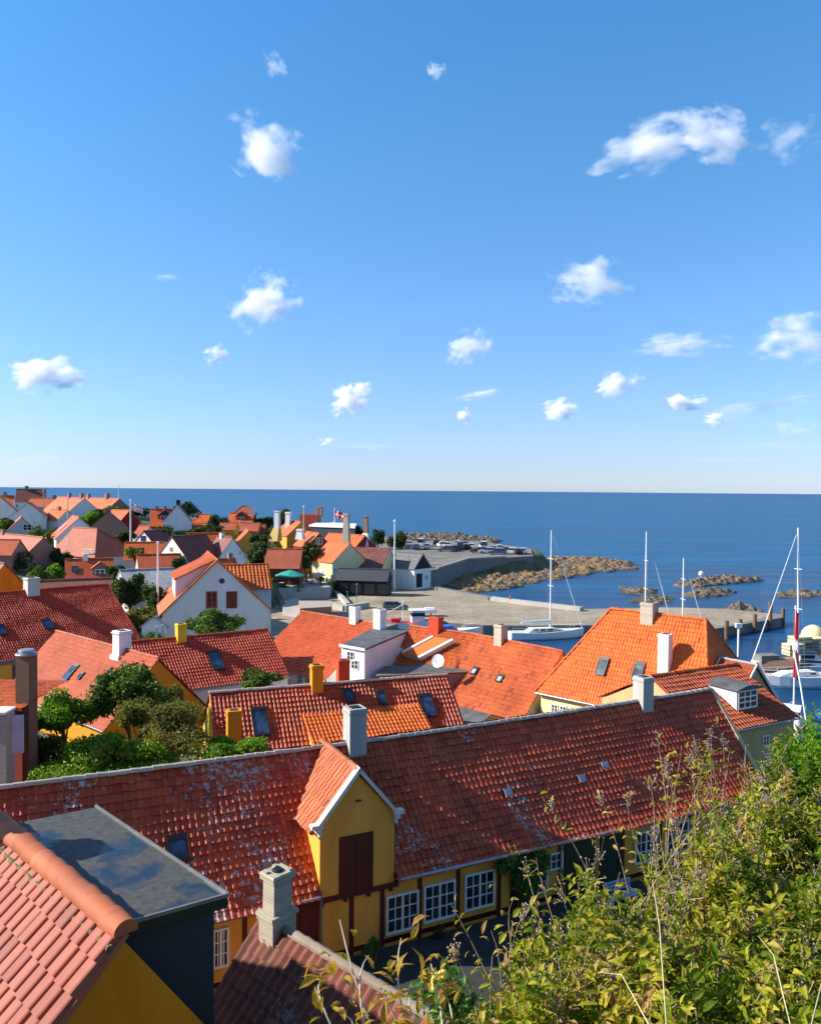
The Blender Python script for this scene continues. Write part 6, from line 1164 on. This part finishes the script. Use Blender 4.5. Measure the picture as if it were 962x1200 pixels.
for i, (px, py, c_) in enumerate(DIN):
    p = PZ(px, py, dz); a_ = R(rng.uniform(0, 360)); lab = ('%s diner from the left in a %s top at the terrace front' % (nth[i], c_)) if i < 10 else 'seated diner in a %s top at the back of the terrace' % c_
    person(lab, (p[0], p[1], dz), a_, cl[c_], cl['navy'], 'sit'); chair('wooden chair under the terrace diner in a %s top, %s' % (c_, (nth[i]+' from left') if i < 10 else 'at the back'), (p[0], p[1], dz), a_)
for px, py, lab in ((330, 687, 'round white table at the left end of the terrace'), (343, 682, 'round white table behind the navy-topped diner'), (356, 687, 'round white table in the middle front of the terrace'), (369, 686, 'round white table third from left on the terrace'), (380, 686.5, 'round white table at the right end of the terrace')): p = PZ(px, py, dz); table(lab, (p[0], p[1], dz))
def parasol(label, p, hz, rad, mat, drop=.9):
    t = thing('parasol', label, 'parasol', p); g = G(); g.tube([p, (p[0], p[1], p[2]+hz)], .05, 6); g.build('pole', W_brown, t); g = G(); n_ = 8; v = [(p[0], p[1], p[2]+hz+.1)]+[(p[0]+rad*.5*math.cos(a), p[1]+rad*.5*math.sin(a), p[2]+hz-drop*.36) for a in np.arange(n_)*math.pi/4]+[(p[0]+rad*math.cos(a), p[1]+rad*math.sin(a), p[2]+hz-drop) for a in np.arange(n_)*math.pi/4]+[(p[0]+rad*math.cos(a), p[1]+rad*math.sin(a), p[2]+hz-drop-.22) for a in np.arange(n_)*math.pi/4]
    f = [[0, 1+k, 1+(k+1) % n_] for k in range(n_)]+[[1+k, 9+k, 9+(k+1) % n_, 1+(k+1) % n_] for k in range(n_)]+[[9+k, 17+k, 17+(k+1) % n_, 9+(k+1) % n_] for k in range(n_)]; g.add(v, f); g.build('canopy', mat, t)
p = PZ(340, 687, dz); parasol('wide sea-green parasol over the restaurant terrace', p, 3.3, 3.1, M_plain('sea_green_canvas', (.02, .30, .22), .8, var=.05), 1.)
p = PZ(373, 684, dz); parasol('small pale salmon parasol at the right end of the terrace', p, 2.4, 1.5, M_plain('salmon_canvas', (.7, .5, .4), .8, var=.05), .5)
t = thing('ochre_screen', 'ochre board screen behind the terrace parasol', 'fence', PZ(359, 679, dz)); a, b = PZ(344, 678, dz), PZ(369, 676, dz); g = G(); g.box((a+b)/2+V3(0, 0, 1.1), (np.linalg.norm(b-a), .1, 2.2), nrm(b-a)); g.build('boards', M_plain('ochre_boards', (.35, .22, .03), .8), t)
for k in range(5): q = a+(b-a)*k/4; g = G(); g.box((q[0], q[1]-.1, dz+1.15), (.12, .12, 2.35)); g.build('post', W_brown, t)
# flagpoles
def flagpole(label, px, py0, py1, Y, rad=.07, mat=None, org=None, z0=None):
    a, b = PY(px, py0, Y), PY(px, py1, Y); b[0] = a[0]; t = thing('flagpole', label, 'flagpole', a); g = G(); g.tube([a-V3(0, 0, .5), b], [rad*1.3, rad*.7], 7); g.build('pole', mat or Mt_white, t); g = G(); g.blob(b+V3(0, 0, .08), rad*1.8, .5, 6); g.build('finial', Mt_white, t); return a, b
Tan = M_plain('tan_wood', (.55, .42, .22), .7)
flagpole('tan wooden flagpole against the orange roof with white windows', 51, 606, 575, 225, .13, Tan); flagpole('pale yellow post before the broad orange roof', 79.5, 606, 585, 222, .17, M_plain('pale_yellow_wood', (.7, .55, .22), .7)); flagpole('thin white pole rising above the sea beside the long orange roof', 139, 586, 569, 280, .12)
flagpole('white flagpole with the pale flag between brick house and orange roof', 153, 638, 587, 168, .15); flagpole('tall white flagpole before the dark trees and the pale grey roof', 185, 716, 637, 97, .11); flagpole('tan pole between the yellow smokehouse and the red gable', 356, 626, 594, 200, .16, Tan)
flagpole('white flagpole beside the flat white roof carrying the small red flag', 392, 616, 597, 222, .1); flagpole('tall white mast-like flagpole in front of the boathouse', 462, 692, 611, 182, .19); flagpole('thin grey pole on the gravel by the black shed', 418, 705, 685, 165, .06, Mt_grey); flagpole('short thin grey pole on the gravel left of the car', 407, 708, 694, 162, .05, Mt_grey)
FlR, FlW = M_plain('flag_red', (.42, .025, .03), .8, var=.03), M_plain('flag_white', (.8, .8, .8), .8, var=.03)
def flag(label, p, ux, w_, h_, droop=.3, ph=0, furl=0.):
    g = G(); ux = nrm(ux); nu, nv = 18, 14; v = []
    for j in range(nv+1):
        for i in range(nu+1): s_ = i/nu; wv = math.sin(s_*9+ph+j*.15)*.10*w_*(.3+s_); v.append(p+ux*(w_*s_*(1-furl))+V3(-ux[1], ux[0], 0)*wv*(1+furl*1.5)-V3(0, 0, h_*j/nv+droop*w_*s_**1.3+furl*.2*math.sin(j)))
    for j in range(nv):
        for i in range(nu): g.mi = 1 if (5 <= i <= 6 or j in (6, 7)) else 0; k = j*(nu+1)+i; g.add([v[k], v[k+1], v[k+nu+2], v[k+nu+1]], [[0, 1, 2, 3]])
    return tag(g.build('flag', [FlR, FlW], org=p), label, 'flag')
FlP = M_plain('flag_faded', (.62, .36, .38), .8, var=.05); _r = FlR; FlR = FlP; a = PY(153.4, 590, 168); flag('pale wind-blown flag flying from the white flagpole in the town', a, (1, .2, 0), 2.4, 1.4, .35); FlR = _r; a = PY(392.5, 598, 222); flag('small red and white flag by the flat white roof', a, (1, -.2, 0), 2.4, 2., .3, 1)
PX = PY(931.5, 713, 80); flagpole('white stern flagpole with a furled red flag at the right edge', 930, 832, 712, 80, .07); flag('long red flag with white cross hanging limp from the right-hand pole', PY(931, 716, 80), (.7, -.7, 0), 1.1, 6.4, .3, 2, furl=.55)
a, b = PY(928, 752, 78), PY(946, 856, 76); g = G(); g.tube([a, (a+b)/2+V3(.1, 0, 0), b], .07, 7); tag(g.build('boat_spar', Mt_white, org=a), 'slanting pale spar crossing the hanging red flag', 'spar')
# pier at the right with crates and tank
slab('pier', [(893, 779), (925, 768), (962, 760), (1040, 745), (1060, 756), (962, 772), (920, 784), (896, 786)], 1.7, W_brown, 'brown timber pier at the right edge', cat='pier', kind=None)
pz = 1.7
for i, (px, py, sz, m_, lab) in enumerate([(929, 767, (2.4, 1.6, 1.5), P_cream, 'pale stacked crate at the left end of the pier goods'), (937, 764, (2.6, 1.8, 2.2), P_cream, 'taller cream crate second on the pier'), (946, 763.5, (2.2, 1.8, 1.5), W_grey, 'grey wooden crate in the middle of the pier'), (955, 762, (2.6, 1.8, 1.8), P_cream, 'cream crate below the white tank'), (965, 760, (2.4, 1.8, 1.4), W_grey, 'grey crate at the photo edge on the pier')]):
    p = PZ(px, py, pz); t = thing('crate', lab, 'crate', p, 'crates on the pier'); g = G(); g.box((p[0], p[1], pz+sz[2]/2), sz, (1, .3, 0)); g.build('box', m_, t); g = G()
    for k in range(3): g.box((p[0], p[1], pz+sz[2]*(k+.5)/3), (sz[0]+.1, sz[1]+.1, .1), (1, .3, 0))
    g.build('slat_bands', W_brown, t)
p = PZ(953, 755, pz); t = thing('storage_tank', 'pale domed tank behind the crates at the right edge', 'tank', p); g = G(); g.lathe(p, [(1.8, 0), (1.8, 1.1), (1.6, 1.9), (1.1, 2.5), (.5, 2.8), (.05, 2.9)], 20); g.build('dome', P_cream, t, smooth=True); g = G(); g.lathe((p[0], p[1], pz+.2), [(1.85, 0), (1.85, .15)], 20); g.build('band', W_grey, t)
p = PZ(898, 787, 0); g = G(); g.box((p[0], p[1], .9), (2.6, 1.6, 2.4), (1, .2, 0)); g.box((p[0], p[1], 2.2), (2.8, 1.8, .2), (1, .2, 0)); tag(g.build('mooring_block', P_concd, org=p), 'dark concrete block at the near end of the timber pier', 'block')
# garden furniture seen past the shrubs
p = wx(728, 1055, 1.6); t = thing('garden_bench', 'pale blue slatted bench beside the dark green door', 'bench', (p[0], p[1], 7.07)); 
for k in range(4): g = G(); g.box((p[0], p[1], 7.07+.42)+hm.n*(k*.13-.2), (1.4, .1, .04), hm.U); g.build('seat_slat', M_plain('pale_blue_paint', (.35, .42, .55), .6), t)
for k in range(3): g = G(); g.box(V3(p[0], p[1], 7.07+.58+k*.15)-hm.n*.28, (1.4, .03, .1), hm.U); g.build('back_slat', M_plain('pale_blue_paint', (.35, .42, .55), .6), t)
for s in (-1, 1): g = G(); g.box(V3(p[0], p[1], 7.07+.28)+hm.U*s*.6, (.06, .45, .55), hm.U); g.build('leg', W_white, t)
# clouds: real volumes, a few kilometres out over the sea
def M_cloud(name, seed, dens):
    m = bpy.data.materials.new(name); m.use_nodes = True; nt = m.node_tree; nt.nodes.clear(); o = nt.nodes.new('ShaderNodeOutputMaterial'); v = nt.nodes.new('ShaderNodeVolumePrincipled'); nt.links.new(v.outputs[0], o.inputs['Volume'])
    v.inputs['Color'].default_value = (.99, .99, 1, 1); v.inputs['Anisotropy'].default_value = .0; v.inputs['Density Attribute'].default_value = ''
    tc = nt.nodes.new('ShaderNodeTexCoord'); mp = nd(nt, 'ShaderNodeMapping'); mp.inputs['Location'].default_value = (seed*3.1, seed*1.7, seed); lk(nt, tc.outputs['Object'], mp.inputs[0])
    n1 = nd(nt, 'ShaderNodeTexNoise', Scale=1.7, Detail=7, Roughness=.58); lk(nt, mp.outputs[0], n1.inputs['Vector'])
    ln = nt.nodes.new('ShaderNodeVectorMath'); ln.operation = 'LENGTH'; lk(nt, tc.outputs['Object'], ln.inputs[0])
    s_ = mth(nt, 'SUBTRACT', mth(nt, 'ADD', mth(nt, 'MULTIPLY', mth(nt, 'SUBTRACT', n1.outputs['Fac'], .5), 3.6), .66), mth(nt, 'MULTIPLY', ln.outputs['Value'], 1.05))
    mr = nt.nodes.new('ShaderNodeMapRange'); lk(nt, s_, mr.inputs[0]); mr.inputs[1].default_value = 0; mr.inputs[2].default_value = .75; mr.inputs[3].default_value = 0; mr.inputs[4].default_value = dens; lk(nt, mr.outputs[0], v.inputs['Density']); return m
CL = [(313, 176, 92, 74, -25, 1, 'white slanting puff of cloud high at left'), (311, 354, 84, 70, 30, 1, 'bright lumpy cloud in the left centre of the sky'), (54, 438, 86, 50, 8, .9, 'ragged cloud near the left edge'), (253, 415, 30, 24, 10, .7, 'tiny cloud below the bright lumpy one'), (410, 467, 54, 42, 25, .9, 'small bright cloud left of centre above the horizon'), (757, 172, 128, 60, 12, .8, 'largest cloud at upper right, its denser left half'), (826, 158, 100, 62, -20, .8, 'torn right half of the largest cloud at upper right'),
      (924, 163, 64, 52, 0, .25, 'soft cloud at the upper right edge'), (688, 329, 100, 56, -5, .9, 'flat-based cloud right of centre'), (548, 408, 58, 42, 20, .7, 'wispy cloud in the middle of the sky'), (797, 405, 100, 36, 0, .8, 'long flat cloud at right'), (724, 451, 52, 34, 20, .7, 'small cloud below and left of the long flat one'), (655, 479, 44, 32, 5, .8, 'small low cloud right of centre'), (805, 471, 48, 24, -8, .7, 'small low cloud below the long flat one'),
      (934, 398, 96, 62, 0, .9, 'big cloud cut by the right edge'), (838, 492, 30, 20, 0, .6, 'very small low cloud at right'), (544, 487, 20, 20, 0, .5, 'faint speck of cloud low in the middle'), (384, 517, 26, 14, 0, .6, 'tiny bright cloud just above the horizon left of centre'), (324, 76, 34, 30, -40, .25, 'faint torn wisp high at left'), (511, 82, 26, 26, 0, .3, 'faint wisp at the top middle'), (432, 523, 90, 10, 0, .6, 'thin streak of cloud just above the horizon'), (930, 502, 50, 26, 0, .3, 'faint cloud low at the right edge'), (40, 540, 90, 20, 0, .3, 'faint haze cloud low at far left'), (850, 540, 220, 16, 0, .3, 'thin pale cloud band on the horizon at right'), (885, 476, 130, 26, 6, .35, 'wide soft veil of cloud low at right'), (905, 522, 150, 18, 0, .35, 'second pale veil just above the horizon at right'), (560, 462, 60, 16, 10, .4, 'short thin streak of cloud low right of centre'), (195, 325, 44, 12, 0, .3, 'barely visible wisp left of the bright lumpy cloud')]
for i, (px, py, w_, h_, rot, dn, lab) in enumerate(CL):
    D = 5000+((i*37) % 7-3)*380; c = PY(px, py, D); sx_ = w_/F*D*.5*1.12; sz_ = h_/F*D*.5*1.05; bm = bmesh.new(); bmesh.ops.create_icosphere(bm, subdivisions=2, radius=1.15); me = bpy.data.meshes.new('cloud'); bm.to_mesh(me); bm.free(); me.materials.append(M_cloud('cloud_vapour_%d' % i, i+1.3, dn*.017*(90/max(w_, 20))**.85*(2.2 if py > 430 and py < 500 else 1)))
    o_ = bpy.data.objects.new('cloud', me); COL.objects.link(o_); o_.location = tuple(c); o_.scale = (sx_, min(sx_, sz_*1.4), sz_); o_.rotation_euler = (0, R(-rot), -math.atan2(c[0], c[1])); tag(o_, lab, 'cloud', 'fair-weather clouds over the sea')

# ================================================================== SKY, SUN, CAMERA
SUN_EL, SUN_AZ = R(31), R(1)       # azimuth: ahead of the picture's left (-X) axis
sd = Vector((-math.cos(SUN_EL)*math.cos(SUN_AZ), math.cos(SUN_EL)*math.sin(SUN_AZ), math.sin(SUN_EL)))
sl = bpy.data.lights.new('sun', 'SUN'); sl.energy = 5.0; sl.angle = R(.53); sl.color = (1., .92, .80); so = bpy.data.objects.new('sun', sl); COL.objects.link(so); so.rotation_euler = sd.to_track_quat('Z', 'Y').to_euler(); so.location = (0, 0, 80)
w = bpy.data.worlds.new('World'); scene.world = w; w.use_nodes = True; nt = w.node_tree; nt.nodes.clear()
sk = nt.nodes.new('ShaderNodeTexSky'); sk.sky_type = 'NISHITA'; sk.sun_disc = False; sk.sun_elevation = SUN_EL; sk.sun_rotation = math.atan2(sd.x, sd.y); sk.altitude = 20; sk.air_density = 1.0; sk.dust_density = .25; sk.ozone_density = 3.0
tc = nt.nodes.new('ShaderNodeTexCoord'); sx = nt.nodes.new('ShaderNodeSeparateXYZ'); nt.links.new(tc.outputs['Generated'], sx.inputs[0])
tcol = ramp(nt, sx.outputs[2], [(p_, [v_/1.34 for v_ in c_]) for p_, c_ in ((0, (.60, .74, 1.16)), (.03, (.57, .68, 1.05)), (.108, (.62, .75, 1.04)), (.217, (.60, .84, 1.08)), (.363, (.54, .94, 1.15)), (.506, (.46, .98, 1.26)), (.66, (1.05, 1.1, 1.08)))])
tint = nt.nodes.new('ShaderNodeMix'); tint.data_type = 'RGBA'; tint.blend_type = 'MULTIPLY'; tint.inputs[0].default_value = 1; nt.links.new(tcol, tint.inputs[7]); nt.links.new(sk.outputs[0], tint.inputs[6])
bg = nt.nodes.new('ShaderNodeBackground'); bg.inputs[1].default_value = .14; o = nt.nodes.new('ShaderNodeOutputWorld'); nt.links.new(tint.outputs[2], bg.inputs[0]); nt.links.new(bg.outputs[0], o.inputs[0])
cam = bpy.data.cameras.new('camera'); cam.sensor_fit = 'HORIZONTAL'; cam.angle = 2*math.atan(481/F); cam.clip_end = 90000; cam.clip_start = .05
co = bpy.data.objects.new('camera', cam); COL.objects.link(co); co.matrix_world = Matrix(((cr[0], cu[0], -cf[0], 0), (cr[1], cu[1], -cf[1], 0), (cr[2], cu[2], -cf[2], H), (0, 0, 0, 1))); scene.camera = co
vs = scene.view_settings; vs.view_transform = 'Standard'; vs.look = 'None'; vs.exposure = 0.88; vs.gamma = 1; vs.use_curve_mapping = False
scene.render.engine = 'CYCLES'; cy = scene.cycles; cy.use_denoising = True; cy.max_bounces = 12; cy.diffuse_bounces = 3; cy.glossy_bounces = 3; cy.transparent_max_bounces = 8; cy.volume_bounces = 12; cy.sample_clamp_indirect = 6; cy.use_adaptive_sampling = True; cy.adaptive_threshold = .01
